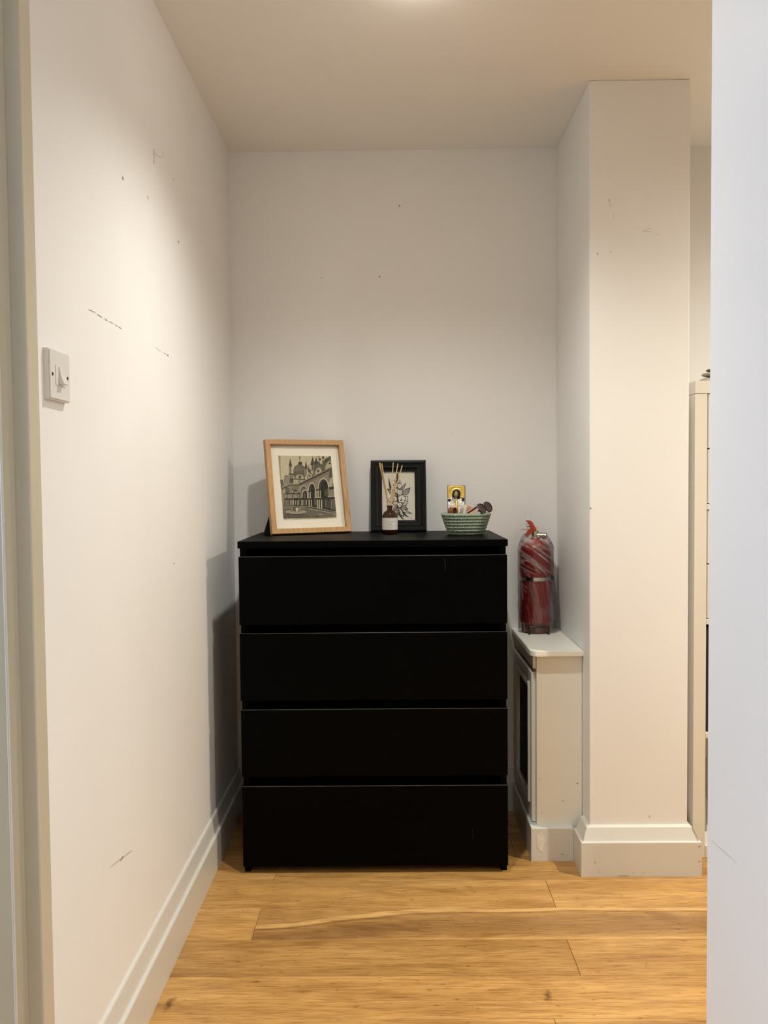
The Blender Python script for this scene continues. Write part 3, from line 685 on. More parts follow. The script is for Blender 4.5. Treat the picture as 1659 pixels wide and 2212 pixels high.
    # long string course and lower arcade
    p(48, stroke([(190, 1288), (820, 1285), (1050, 1275), (1420, 1250), (1580, 1240)], 34)); p(52, [(200, 1300), (840, 1300), (1060, 1290), (1600, 1250), (1640, 1640), (900, 1500), (830, 1480), (180, 1470)])
    p(72, [(1290, 1290), (1480, 1280), (1510, 1560), (1310, 1530)]); p(96, [(1500, 1290), (1600, 1280), (1635, 1620), (1540, 1600)])
    for (x, w, v) in ((225, 30, 150), (265, 26, 112), (300, 18, 155), (345, 20, 165), (385, 26, 140), (425, 40, 150), (490, 20, 175), (540, 22, 150), (580, 22, 150), (660, 26, 165), (695, 18, 165), (750, 22, 100), (790, 24, 150)): p(v, [(x - w / 2, 1310), (x + w / 2, 1310), (x + w / 2, 1468), (x - w / 2, 1468)])
    for (x, w, y1, v) in ((865, 24, 1505, 185), (885, 14, 1505, 90), (930, 22, 1510, 180), (1040, 60, 1460, 96), (1102, 24, 1540, 190), (1150, 26, 1550, 195), (1215, 26, 1560, 190), (1495, 22, 1600, 130)): p(v, [(x - w / 2 - 4, 1305), (x + w / 2 - 4, 1305), (x + w / 2 + 6, y1), (x - w / 2 + 6, y1)])
    p(120, stroke([(1330, 1330), (1340, 1520)], 14)); p(44, [(470, 1255), (545, 1250), (540, 1335), (480, 1335)]); p(36, [(1375, 1255), (1430, 1250), (1425, 1330), (1385, 1330)]); p(155, circ(490, 1355, 16, 30)); p(40, [(505, 1340), (530, 1340), (535, 1430), (505, 1430)])
    # paving
    p(104, [(135, 1490), (330, 1480), (840, 1500), (1640, 1690), (1640, 1800), (168, 1830)]); p(120, [(140, 1510), (700, 1490), (760, 1560), (150, 1560)]); p(90, [(170, 1740), (800, 1760), (1100, 1800), (170, 1828)])
    for k in range(60):
        x, y = random.uniform(240, 1500), random.uniform(1590, 1800)
        if y > 1500 + (x - 600) * 0.22: p(random.choice((90, 118, 124, 96)), circ(x, y, random.uniform(10, 40), 7, 8))
    p(150, stroke([(190, 1470), (340, 1470)], 12)); p(185, stroke([(840, 1510), (1140, 1560), (1560, 1660)], 12)); p(38, stroke([(810, 1520), (1200, 1590), (1640, 1680)], 12)); p(190, stroke([(870, 1580), (1200, 1640), (1600, 1720)], 11)); p(205, stroke([(880, 1580), (960, 1590)], 14)); p(180, stroke([(1130, 1738), (1245, 1738)], 20)); p(180, stroke([(1560, 1785), (1610, 1730)], 18)); p(60, circ(1095, 1800, 40, 14))
    # wellhead on round steps
    p(70, circ(495, 1685, 292, 55)); p(190, circ(498, 1668, 290, 52)); p(88, circ(498, 1662, 262, 42)); p(186, circ(500, 1652, 250, 38)); p(80, circ(500, 1645, 215, 30)); p(170, circ(500, 1636, 205, 26)); p(120, circ(500, 1625, 150, 20))
    p(86, [(385, 1535), (620, 1530), (610, 1640), (390, 1640)]); p(190, [(470, 1545), (570, 1540), (565, 1630), (490, 1640)]); p(165, [(380, 1545), (405, 1540), (408, 1610), (392, 1610)]); p(175, [(590, 1535), (622, 1530), (615, 1610), (598, 1615)]); p(70, stroke([(410, 1530), (600, 1525)], 24)); p(70, stroke([(490, 1440), (490, 1660)], 10))
    # caption strip below the picture (too small to read)
    for (a, b) in ((180, 255), (300, 330), (400, 480), (500, 560), (580, 690), (710, 800), (830, 930), (950, 1090), (1110, 1280), (1310, 1420)):
        y = 1868 - (a - 170) * 0.036 + (0 if a < 350 else -14); p(112, stroke([(a, y), (b, y - (b - a) * 0.036)], 15))
    return P

FW, FH = 0.280, 0.323
fr = empty('picture_frame', (-0.2655, 2.664, CH + 0.0054), (-math.radians(13.4), 0, math.radians(24.4)), 'light oak frame with a sepia photograph of a domed courtyard, on the chest', 'picture frame')
frame_rails(fr, FW, FH, [(0, 0.0015), (0.0015, 0), (0.0165, 0), (0.0175, 0.001), (0.0175, 0.0135), (0.0125, 0.0135), (0.0125, 0.022), (0, 0.022)], M_FRAME)
mount = obj('mount_board', bx(bmesh.new(), -FW / 2 + 0.0135, FW / 2 - 0.0135, 0.0160, 0.0178, 0.0135, FH - 0.0135), M_MAT, fr)
box('glass_pane', -FW / 2 + 0.0135, FW / 2 - 0.0135, 0.0138, 0.0148, 0.0135, FH - 0.0135, M_PANE, fr)
box('backing_board', -FW / 2 + 0.013, FW / 2 - 0.013, 0.0180, 0.0215, 0.013, FH - 0.013, M_BACK, fr)
printed('photo_print', fr, courtyard_print(), [(0, 35), (1440, 35), (1650, 1845), (165, 1885)], -FW / 2 + 0.0463, FW / 2 - 0.0463, 0.050, FH - 0.0525, 0.0157, M_PRINT)
# easel leg behind the frame
bm = bmesh.new()
v = [(-0.085, 0.0225, 0.20), (-0.045, 0.0225, 0.20), (-0.108, 0.072, 0.0125), (-0.150, 0.072, 0.0125)]
f0 = [bm.verts.new(p) for p in v]; f1 = [bm.verts.new((p[0], p[1] + 0.004, p[2])) for p in v]
bm.faces.new(f0); bm.faces.new(f1)
for i in range(4): bm.faces.new((f0[i], f0[(i + 1) % 4], f1[(i + 1) % 4], f1[i]))
obj('easel_leg', bm, M_BACK, fr)

def botanical():
    P = []; INK, PAPER, GREY, MID = lin(40, 38, 36), lin(222, 216, 200), lin(172, 168, 156), lin(96, 92, 86)
    P.append((PAPER, [(110, 200), (1385, 200), (1405, 1960), (110, 1970)]))
    def p(c, pts): P.append((c, pts))
    def leaf(a, b, w, fill, bend=0.0, ink=18):
        a, b = Vector(a), Vector(b); t = b - a; s = Vector((-t.y, t.x)).normalized()
        def mk(wd, e0, e1):
            L, R = [], []
            for k in range(13):
                u = e0 + (e1 - e0) * k / 12; c = a + t * u + s * (bend * math.sin(PI * u)); q = wd * math.sin(PI * min(1, max(0, (k / 12)) ** 0.8))
                L.append(tuple(c + s * q)); R.append(tuple(c - s * q))
            return L + R[::-1][1:-1]
        p(INK, mk(w + ink, -0.04, 1.04)); 
        if fill: p(fill, mk(max(w - 4, 4), 0.05, 0.93))
        c = [tuple(a + t * u + s * (bend * math.sin(PI * u))) for u in (0, .25, .5, .75, .95)]; p(INK, stroke(c, 14))
        if fill == GREY:
            for u in (0.25, 0.4, 0.55, 0.7):
                c0 = a + t * u + s * (bend * math.sin(PI * u))
                for sg in (1, -1): p(MID, stroke([tuple(c0), tuple(c0 + t * 0.12 + s * (sg * w * 0.6))], 8))
    leaf((640, 1150), (380, 390), 34, None, -60, 10); leaf((830, 900), (1045, 600), 26, PAPER, 12, 22)
    leaf((660, 1120), (315, 815), 85, GREY, 30); leaf((880, 1010), (1215, 775), 88, GREY, 35)
    leaf((700, 1480), (1275, 1715), 42, PAPER, 20, 24); leaf((740, 1450), (1150, 1850), 40, None, 40, 10); leaf((720, 1480), (970, 1840), 60, PAPER, 10, 26); leaf((740, 1520), (980, 1950), 30, None, 60, 10); leaf((720, 1470), (700, 1890), 36, GREY, -10, 12); leaf((720, 1440), (560, 1660), 60, GREY, 20); leaf((720, 1480), (565, 1660), 20, PAPER, -10, 10); leaf((850, 1400), (1125, 1560), 66, GREY, 20)
    p(INK, stroke([(720, 270), (715, 500), (700, 800), (715, 1150), (740, 1500)], 60)); 
    for (x, y, a, b) in ((722, 285, 20, 30), (725, 350, 18, 28), (700, 425, 40, 24)): p(INK, circ(x, y, a, b, 10)); 
    p(PAPER, stroke([(655, 470), (690, 500)], 18))
    def curl(x, y, r): p(INK, circ(x, y, r + 14)); p(PAPER, circ(x, y, r)); p(INK, circ(x + r * 0.2, y + r * 0.1, r * 0.45)); p(PAPER, circ(x + r * 0.15, y + r * 0.1, r * 0.25))
    curl(785, 550, 40); curl(635, 530, 38)
    def bloom(x, y, r, n, ph=0.0, sq=1.0):
        def rr(R): return [(x + (R * (0.78 + 0.26 * abs(math.cos(n * (t + ph) / 2)))) * math.cos(t), y + sq * (R * (0.78 + 0.26 * abs(math.cos(n * (t + ph) / 2)))) * math.sin(t)) for t in [2 * PI * k / 48 for k in range(48)]]
        p(INK, rr(r + 20)); p(PAPER, rr(r)); p(MID, circ(x, y, r * 0.16)); 
        for k in range(3):
            a = ph + k * 2.1; p(INK, stroke([(x + r * 0.2 * math.cos(a), y + r * 0.2 * math.sin(a)), (x + r * 0.55 * math.cos(a), y + r * 0.55 * math.sin(a))], 10))
    bloom(640, 700, 78, 5, 0.3); bloom(800, 715, 82, 5, 0.9, 1.1); bloom(680, 890, 70, 5, 0.2); bloom(805, 945, 95, 4, 0.5); bloom(610, 1180, 90, 5, 0.7); bloom(480, 1220, 90, 5, 0.4)
    bloom(1040, 1180, 70, 4, 0.9, 1.25); bloom(1010, 1310, 92, 5, 0.2, 0.6); bloom(880, 1190, 140, 5, 0.25); p(INK, circ(855, 1240, 34, 26)); bloom(640, 1340, 92, 5, 0.5, 0.6); bloom(800, 1400, 86, 3, 0.55); bloom(990, 1395, 60, 4, 0.1, 0.5)
    p(MID, circ(1250, 1890, 18, 12, 8))
    return P

BWI, BHI = 0.1915, 0.2485
bf = empty('picture_frame', (0.0215, 2.737, CH + 0.0048), (-math.radians(10.9), 0, math.radians(-0.24)), 'stepped black frame with an ink flower drawing, leaning on the wall', 'picture frame')
frame_rails(bf, BWI, BHI, [(0, 0.003), (0.002, 0.0005), (0.007, 0.0), (0.009, 0.002), (0.012, 0.0022), (0.014, 0.0050), (0.0165, 0.0052), (0.019, 0.0035), (0.026, 0.0040), (0.0315, 0.0075), (0.0335, 0.0076), (0.0350, 0.0100), (0.0385, 0.0105), (0.0392, 0.0135), (0.0350, 0.0140), (0.0350, 0.0220), (0, 0.0220)], M_BFRAME)
box('glass_pane', -BWI / 2 + 0.0355, BWI / 2 - 0.0355, 0.0142, 0.0152, 0.0355, BHI - 0.0355, M_PANE, bf)
box('backing_board', -BWI / 2 + 0.0355, BWI / 2 - 0.0355, 0.0175, 0.0215, 0.0355, BHI - 0.0355, M_BACK, bf)
printed('drawing_print', bf, botanical(), [(110, 200), (1385, 200), (1405, 1960), (110, 1970)], -BWI / 2 + 0.0385, BWI / 2 - 0.0385, 0.0385, BHI - 0.0385, 0.0170, M_INK)

# ------------------------------------------------------------------ reed diffuser
BX, BY = -0.0085, 2.664
bt = empty('diffuser_bottle', (BX, BY, CH), label='round-shouldered amber glass diffuser bottle with a pale paper label', cat='bottle')
R = 0.0258
obj('glass_body', lathe(bmesh.new(), [(0, 0), (R - 0.003, 0), (R, 0.003), (R, 0.054), (R - 0.001, 0.060), (R - 0.004, 0.067), (0.0175, 0.0735), (0.0105, 0.0775), (0.0088, 0.081), (0.0088, 0.0885), (0.0102, 0.0895), (0.0104, 0.0935), (0.0098, 0.0945), (0.0066, 0.0945), (0.0064, 0.080), (0.0150, 0.073), (0.0225, 0.064), (0.0235, 0.054), (0.0235, 0.004), (0, 0.0035)], 40), M_AMBER, bt, True, 50)
obj('oil', lathe(bmesh.new(), [(0, 0.0040), (0.0230, 0.0045), (0.0231, 0.040), (0, 0.040)], 32), M_OIL, bt, True, 50)
lb = bmesh.new(); n = 40; a0, a1 = math.radians(-180), math.radians(0)
rows = [[lb.verts.new((0.02605 * math.cos(a0 + (a1 - a0) * k / n), 0.02605 * math.sin(a0 + (a1 - a0) * k / n), z)) for k in range(n + 1)] for z in (0.0142, 0.0540)]
for k in range(n): lb.faces.new((rows[0][k], rows[0][k + 1], rows[1][k + 1], rows[1][k]))
label = obj('paper_label', lb, M_LABEL, bt, True)
for z, w, t in ((0.0500, 0.50, 0.0006), (0.0405, 0.50, 0.0006), (0.0380, 0.34, 0.0007), (0.0320, 0.20, 0.0014), (0.0293, 0.44, 0.0006), (0.0255, 1.30, 0.0005), (0.0222, 0.34, 0.0006), (0.0195, 0.25, 0.0006)):
    bm = bmesh.new(); m_ = 10; rr = 0.0262
    for z_ in (z, z + t):
        pass
    A = [bm.verts.new((rr * math.sin(-w + 2 * w * k / m_), -rr * math.cos(-w + 2 * w * k / m_), z)) for k in range(m_ + 1)]
    B = [bm.verts.new((rr * math.sin(-w + 2 * w * k / m_), -rr * math.cos(-w + 2 * w * k / m_), z + t)) for k in range(m_ + 1)]
    for k in range(m_): bm.faces.new((A[k], A[k + 1], B[k + 1], B[k]))
    obj('label_print', bm, M_TEXT, label)
reeds = [((-0.0425, 2.685, 1.2375), (0.0045, -0.002), 'leftmost pale rattan reed in the amber diffuser bottle'), ((-0.0395, 2.668, 1.2365), (0.0055, 0.003), 'darker soaked reed just right of the leftmost reed in the diffuser'), ((-0.0335, 2.655, 1.2340), (0.0035, 0.0045), 'third reed from the left, inner one of the left-leaning bunch'),
         ((0.0045, 2.672, 1.2372), (-0.0030, -0.003), 'nearly upright reed in the middle of the diffuser bottle'), ((0.0200, 2.650, 1.2335), (-0.0045, 0.003), 'second reed from the right in the diffuser bottle'), ((0.0345, 2.664, 1.2275), (-0.0050, 0.0), 'rightmost reed, leaning furthest right in the diffuser bottle')]
for i, (tip, off, lab) in enumerate(reeds):
    b0 = Vector((BX + off[0] * 1.3, BY + off[1] * 1.3, CH + 0.006))
    nk = Vector((BX - off[0] * 0.9, BY - off[1] * 0.6, CH + 0.0940))
    tp = Vector(tip); d = (tp - nk)
    # straight stick: keep the line through the neck, end inside the bottle
    k = (nk.z - (CH + 0.006)) / d.z; b0 = nk - d * k
    r_ = math.hypot(b0.x - BX, b0.y - BY)
    if r_ > 0.021:
        b0.x = BX + (b0.x - BX) * 0.021 / r_; b0.y = BY + (b0.y - BY) * 0.021 / r_
    bm = bmesh.new(); o0 = tuple(b0)
    tube(bm, [(0, 0, 0), tuple((tp - b0) * 0.5), tuple(tp - b0)], 0.00165, 8)
    ro = obj('diffuser_reed', bm, M_REED_D if i in (1,) else M_REED, None, True, 50); ro.location = b0
    tag(ro, lab, 'reed', 'reeds in the diffuser bottle')

# ------------------------------------------------------------------ rope basket with its contents
KX, KY = 0.2385, 2.595
bk = empty('rope_basket', (KX, KY, CH), label='sage green coiled rope basket on the right of the chest top', cat='basket')
def sup(a, b, z, n=56, e=2.6):
    out = []
    for k in range(n):
        t = 2 * PI * k / n; c, s = math.cos(t), math.sin(t)
        out.append((a * math.copysign(abs(c) ** (2 / e), c), b * math.copysign(abs(s) ** (2 / e), s), z))
    return out
NC = 7
for i in range(NC):
    u = i / (NC - 1); a = 0.0535 + 0.0215 * u ** 0.85; b = 0.0430 + 0.0170 * u ** 0.85
    if i == 0: a -= 0.002; b -= 0.002
    z = 0.0058 + 0.0098 * i
    obj('rope_coil', tube(bmesh.new(), sup(a, b, z), 0.0058, 10, True), M_ROPE, bk, True)
for j, sfac in enumerate((0.80, 0.58, 0.36, 0.15)):
    obj('base_coil', tube(bmesh.new(), sup(0.0515 * sfac, 0.041 * sfac, 0.0056, 40), 0.0056, 8, True), M_ROPE, bk, True)

# icon plaque standing in the basket against its back rim
IW, IH, IT = 0.0585, 0.1470, 0.009
ic = empty('icon_plaque', (0.2115, 2.632, CH + 0.0125), (-math.radians(4.0), 0, math.radians(-3)), 'small gold and silver icon plaque standing in the green basket', 'icon')
box('board', -IW / 2, IW / 2, 0, IT, 0, IH, M_ICONW, ic, 0.001)
def relief(name, pts, y0, y1, mat, hump=0.0):
    bm = bmesh.new(); a = [bm.verts.new((x, y1, z)) for x, z in pts]; b = [bm.verts.new((x, y0, z)) for x, z in pts]
    cx = sum(p[0] for p in pts) / len(pts); cz = sum(p[1] for p in pts) / len(pts); c = bm.verts.new((cx, y0 - hump, cz))
    for i in range(len(pts)):
        j = (i + 1) % len(pts); bm.faces.new((a[i], a[j], b[j], b[i])); bm.faces.new((b[i], b[j], c))
    bm.faces.new(a[::-1]); return obj(name, bm, mat, ic, hump > 0)
bm = bmesh.new()
gx, gz = 12, 10
def cov(name, z0, z1, mat, fn):
    bm = bmesh.new(); nx, nz = 18, 26; V = []
    for j in range(nz + 1):
        row = []
        for i in range(nx + 1):
            x = -IW / 2 + 0.0016 + (IW - 0.0032) * i / nx; z = z0 + (z1 - z0) * j / nz
            row.append(bm.verts.new((x, -0.0006 - fn(x, z), z)))
        V.append(row)
    for j in range(nz):
        for i in range(nx): bm.faces.new((V[j][i], V[j][i + 1], V[j + 1][i + 1], V[j + 1][i]))
    edge = [V[0][i] for i in range(nx + 1)] + [V[j][nx] for j in range(1, nz + 1)] + [V[nz][i] for i in range(nx - 1, -1, -1)] + [V[j][0] for j in range(nz - 1, 0, -1)]
    back = [bm.verts.new((v.co.x, 0.0, v.co.z)) for v in edge]
    for i in range(len(edge)):
        j = (i + 1) % len(edge); bm.faces.new((edge[i], edge[j], back[j], back[i]))
    return obj(name, bm, mat, ic, True)
HZ = 0.1215
cov('gold_ground', 0.106, IH - 0.0016, M_GOLD, lambda x, z: 0.0018 * abs(math.sin(170 * math.hypot(x, z - HZ))) + 0.0006 * math.sin(900 * x) ** 2)
cov('silver_robe', 0.0016, 0.106, M_SILVER, lambda x, z: 0.0022 * (1 + math.sin(150 * x + 22 * z + 2 * math.sin(60 * z))) + 0.0010 * math.sin(700 * x + 400 * z) * math.sin(520 * z))
relief('hair', [(x * 1.0 - 0.001, z) for x, z in [(-0.0125, 0.103), (-0.0135, 0.116), (-0.011, 0.128), (-0.005, 0.1335), (0.004, 0.1345), (0.011, 0.130), (0.0145, 0.121), (0.0115, 0.103), (0.004, 0.101), (-0.005, 0.101)]], -0.0046, -0.001, M_HAIR, 0.001)
relief('face', [(0.0 + 0.0062 * math.cos(t) - 0.001, 0.1165 + 0.0108 * math.sin(t)) for t in [2 * PI * k / 18 for k in range(18)]], -0.0064, -0.002, M_SKIN, 0.0012)
relief('robe_front', [(-0.0028, 0.105), (0.0022, 0.105), (0.0050, 0.070), (0.0075, 0.030), (-0.0065, 0.030), (-0.0055, 0.070)], -0.0060, -0.001, M_GOLD, 0.002)
for (x, z, r) in ((-0.0235, 0.099, 0.0048), (0.0215, 0.101, 0.0055)):
    relief('corner_boss', [(x + r * math.cos(t), z + r * 0.9 * math.sin(t)) for t in [2 * PI * k / 12 for k in range(12)]], -0.0052, -0.001, M_ICONW, 0.001)

# leather loop at the left end of the basket
bm = bmesh.new(); pr = []
for k in range(15):
    t = math.radians(205 - 230 * k / 14); pr.append((0.0105 * math.cos(t), 0.0120 * math.sin(t)))
pr = [(-0.0095, -0.030)] + pr + [(0.0122, -0.050)]
def strap(bm, pr, w, th):
    n = len(pr); rings = []
    for i in range(n):
        a = Vector(pr[max(i - 1, 0)]); b = Vector(pr[min(i + 1, n - 1)]); t = (b - a).normalized(); s = Vector((-t.y, t.x)) * th / 2; c = Vector(pr[i])
        rings.append([bm.verts.new(p) for p in ((c.x + s.x, -w / 2, c.y + s.y), (c.x + s.x, w / 2, c.y + s.y), (c.x - s.x, w / 2, c.y - s.y), (c.x - s.x, -w / 2, c.y - s.y))])
    for A, B in zip(rings, rings[1:]):
        for k in range(4): bm.faces.new((A[k], A[(k + 1) % 4], B[(k + 1) % 4], B[k]))
    bm.faces.new(rings[0]); bm.faces.new(rings[-1]); return bm
ls = obj('leather_strap', strap(bm, pr, 0.020, 0.0024), M_LEATHER, None, True, 60)
ls.location = (0.1945, 2.575, CH + 0.0765); ls.rotation_euler = (0, 0, math.radians(38)); tag(ls, 'tan leather strap looped in the left end of the green basket', 'strap')

# papers
def card(name, w, h, mat, loc, rot, label, cat):
    bm = bmesh.new(); n = 6; V = []
    for i in range(n + 1):
        x = -w / 2 + w * i / n; y = 0.004 * math.sin(PI * i / n)
        V.append([bm.verts.new((x, y, 0)), bm.verts.new((x, y, h)), bm.verts.new((x, y + 0.0008, h)), bm.verts.new((x, y + 0.0008, 0))])
    for A, B in zip(V, V[1:]):
        for k in range(4): bm.faces.new((A[k], A[(k + 1) % 4], B[(k + 1) % 4], B[k]))
    bm.faces.new(V[0]); bm.faces.new(V[-1])
    o = obj(name, bm, mat, None); o.location = loc; o.rotation_euler = rot; return tag(o, label, cat)
card('peach_card', 0.036, 0.079, M_PEACH, (0.244, 2.575, CH + 0.0175), (math.radians(-16), math.radians(14), math.radians(5)), 'peach coloured card sticking out of the middle of the green basket', 'card')
card('folded_receipt', 0.030, 0.082, M_PAPER, (0.233, 2.581, CH + 0.0175), (math.radians(-16), math.radians(12), math.radians(2)), 'white folded paper edge left of the peach card', 'paper')
card('blue_leaflet', 0.034, 0.081, M_BLUEP, (0.2640, 2.602, CH + 0.0175), (math.radians(-12), math.radians(15), math.radians(-6)), 'pale blue paper showing behind the sunglasses arms', 'paper')

# sunglasses
sg = empty('sunglasses', (0.2960, 2.560, CH + 0.0875), (math.radians(8), math.radians(-27), math.radians(-44)), 'brown tortoiseshell sunglasses lying on top in the green basket', 'sunglasses')
for s in (-1, 1):
    ring = [(0.0015 * math.cos(2 * t), s * (0.0175 + 0.0150 * math.copysign(abs(math.cos(t)) ** 0.8, math.cos(t))), 0.0145 * math.copysign(abs(math.sin(t)) ** 0.8, math.sin(t))) for t in [2 * PI * k / 28 for k in range(28)]]
    rm = obj('rim', tube(bmesh.new(), ring, 0.0022, 8, True), M_TORT, sg, True)
    bm = bmesh.new(); A = [bm.verts.new((p[0] * 0.5 + 0.0006, p[1], p[2])) for p in ring]; B = [bm.verts.new((p[0] * 0.5 - 0.0006, p[1], p[2])) for p in ring]
    bm.faces.new(A); bm.faces.new(B)
    for k in range(28): bm.faces.new((A[k], A[(k + 1) % 28], B[(k + 1) % 28], B[k]))
    obj('lens', bm, M_LENS, rm)
    tp = tube(bmesh.new(), [(0.001, s * 0.0315, 0.008), (-0.006, s * 0.0325, 0.0085), (-0.045, s * 0.031, 0.007), (-0.076, s * 0.028, 0.001), (-0.093, s * 0.026, -0.006)], [0.0026, 0.0024, 0.0020, 0.0019, 0.0022], 8)
    obj('temple', tp, M_TORT, sg, True)
sg.scale = (1.12, 1.05, 1.12)
obj('bridge', tube(bmesh.new(), [(0, -0.0045, 0.003), (0.002, 0, 0.0055), (0, 0.0045, 0.003)], 0.0021, 8), M_TORT, sg, True)

# ------------------------------------------------------------------ radiator cover
rc = empty('radiator_cover', (0, 0, 0), label='cream painted radiator cover between the black chest and the pillar', cat='radiator cover')
TP = RY - 0.021; XT = 0.4185
pts = [(XT, YB - 0.001), (XT, TP + 0.024)] + [(XT + 0.020 - 0.020 * math.cos(a), TP + 0.022 - 0.022 * math.sin(a)) for a in [PI / 2 * k / 6 for k in range(1, 7)]] + [(PX0 - 0.001, TP), (PX0 - 0.001, YB - 0.001)]
bm = prism(bmesh.new(), pts, RH - 0.0175, RH)
bmesh.ops.bevel(bm, geom=[e for e in bm.edges if abs(e.verts[0].co.z - e.verts[1].co.z) < 1e-6], offset=0.002, segments=2, affect='EDGES')
obj('top_board', bm, M_COVER, rc, True, 35)
bm = bmesh.new(); bx(bm, RX, PX0 - 0.001, RY, RY + 0.018, 0, RH - 0.0175, 0.001)
endp = obj('end_panel', bm, M_COVER, rc)
# side framing facing the chest: stiles, rails, moulding and dark grille
sy0, sy1 = RY + 0.018, YB - 0.001
def part(name, y0, y1, z0, z1, x0=RX, x1=RX + 0.018, m=M_COVER, b=0.001): return box(name, x0, x1, y0, y1, z0, z1, m, rc, b)
part('stile', sy0, sy0 + 0.045, 0, RH - 0.0175); part('stile', sy1 - 0.035, sy1, 0, RH - 0.0175)
part('rail', sy0 + 0.045, sy1 - 0.035, RH - 0.070, RH - 0.0175); part('rail', sy0 + 0.045, sy1 - 0.035, 0, 0.125)
part('top_batten', sy0 - 0.010, sy1, RH - 0.060, RH - 0.0178, RX - 0.010, RX - 0.0002)
def door_ring(name, y0, y1, z0, z1, w, x0, x1):
    bm = bmesh.new(); L = []
    for d, x in ((0, x1), (0, x0 + 0.002), (0.003, x0), (w - 0.004, x0 + 0.003), (w, x0 + 0.006), (w, x1)):
        L.append([bm.verts.new(p) for p in ((x, y0 + d, z0 + d), (x, y1 - d, z0 + d), (x, y1 - d, z1 - d), (x, y0 + d, z1 - d))])
    for A, B in zip(L, L[1:]):
        for k in range(4): bm.faces.new((A[k], A[(k + 1) % 4], B[(k + 1) % 4], B[k]))
    return obj(name, bm, M_COVER, rc)
door_ring('panel_frame', sy0 + 0.006, sy1 - 0.006, 0.106, RH - 0.075, 0.050, RX - 0.012, RX - 0.0002)
door_ring('panel_moulding', sy0 + 0.050, sy1 - 0.050, 0.150, RH - 0.119, 0.020, RX - 0.016, RX - 0.003)
box('grille', RX - 0.003, RX - 0.0005, sy0 + 0.066, sy1 - 0.066, 0.166, RH - 0.135, M_BACK, rc)
PLR = [(0, 0), (0.021, 0), (0.021, 0.1005), (0.0205, 0.1020), (0.0180, 0.1025), (0, 0.1025)]
obj('plinth', sweep(bmesh.new(), [(RX, YB - 0.03), (RX, RY), (PX0 - 0.0325, RY)], PLR), M_GLOSS, rc)
EP = ('y', RY)
for x, z, r in ((0.565, 0.2345, 0.0025), (0.522, 0.180, 0.0022), (0.448, 0.248, 0.0014), (0.456, 0.1435, 0.0014)): dot(endp, EP, x, z, r, M_CHIP, 'paint_chip')
pp = ('y', RY - 0.0211)
dot(rc, pp, 0.448, 0.062, 0.014, M_PATCH, 'paint_patch', ry=0.032); scuff(rc, pp, line((0.508, 0.024), (0.520, 0.020), 5, 0.0005), 0.002, M_CHIP, 'paint_chip'); dot(rc, pp, 0.4665, 0.052, 0.0014, M_CHIP, 'paint_chip')

# ------------------------------------------------------------------ fire extinguisher
EX, EY = 0.4915, 2.752
fe = empty('fire_extinguisher', (EX, EY, RH), (0, 0, 0), 'red fire extinguisher wrapped in plastic on the radiator cover', 'fire extinguisher')
RE = 0.0530
obj('cylinder', lathe(bmesh.new(), [(0, 0.026), (0.040, 0.0265), (0.048, 0.029), (0.0522, 0.035), (RE, 0.042), (RE, 0.268), (0.0520, 0.280), (0.0480, 0.294), (0.0400, 0.306), (0.0290, 0.3135), (0.0190, 0.3165), (0.0165, 0.3185), (0.0165, 0.323), (0, 0.323)], 48), M_RED, fe, True, 60)
obj('foot_ring', lathe(bmesh.new(), [(0.044, 0.0), (0.0475, 0.0), (0.0485, 0.012), (0.0475, 0.031), (0.044, 0.031), (0.044, 0.0)], 40), plain('shaded_red_foot', (0.16, 0.030, 0.018), 0.5), fe, True, 40)  # red darkened to paint in the shade under the cylinder
ba = obj('steel_band', lathe(bmesh.new(), [(RE + 0.0002, 0.180), (RE + 0.0012, 0.180), (RE + 0.0012, 0.192), (RE + 0.0002, 0.192)], 56), M_CHROME, fe, True, 40)
bm = bmesh.new(); bx(bm, RE - 0.004, RE + 0.010, -0.003, 0.003, 0.179, 0.193, 0.001); obj('band_clasp', bm, M_BLKWIRE, ba)
# wire foot bracket
w0 = 0.0325
bm = bmesh.new(); tube(bm, [(-w0, -0.0625, 0.0028), (-w0, -0.0625, 0.022), (-w0 + 0.003, -0.0625, 0.026), (w0 - 0.003, -0.0625, 0.026), (w0, -0.0625, 0.022), (w0, -0.0625, 0.0028)], 0.0031, 8)
br = obj('wire_bracket', bm, M_BLKWIRE, fe, True)
bm = bmesh.new(); tube(bm, [(-w0, -0.0645, 0.0024), (-w0, 0.048, 0.0024), (w0, 0.048, 0.0024), (w0, -0.0645, 0.0024)], 0.0020, 8)
obj('bracket_base', bm, M_BLKWIRE, br, True)
# valve
obj('valve_body', lathe(bmesh.new(), [(0, 0.320), (0.0165, 0.320), (0.0165, 0.325), (0.0125, 0.327), (0.0120, 0.345), (0.0095, 0.350), (0, 0.350)], 24), M_BRASS, fe, True, 40)
def hcyl(bm, p0, p1, r0, r1, n=20):
    tube(bm, [p0, tuple((Vector(p0) + Vector(p1)) / 2), p1], [r0, (r0 + r1) / 2, r1], n); return bm
nz = obj('outlet', hcyl(bmesh.new(), (0.006, -0.006, 0.3340), (0.026, -0.014, 0.3315), 0.0075, 0.0075), M_BRASS, fe, True, 50)
obj('outlet_cap', hcyl(bmesh.new(), (0.022, -0.0125, 0.3320), (0.0345, -0.0175, 0.3305), 0.0112, 0.0112), M_BRASS, nz, True, 50)
def plate(bm, pts, y0, y1):
    a = [bm.verts.new((x, y0, z)) for x, z in pts]; b = [bm.verts.new((x, y1, z)) for x, z in pts]
    bm.faces.new(a); bm.faces.new(b)
    for i in range(len(pts)):
        j = (i + 1) % len(pts); bm.faces.new((a[i], a[j], b[j], b[i]))
    bmesh.ops.bevel(bm, geom=bm.edges[:], offset=0.0008, segments=1, affect='EDGES'); return bm
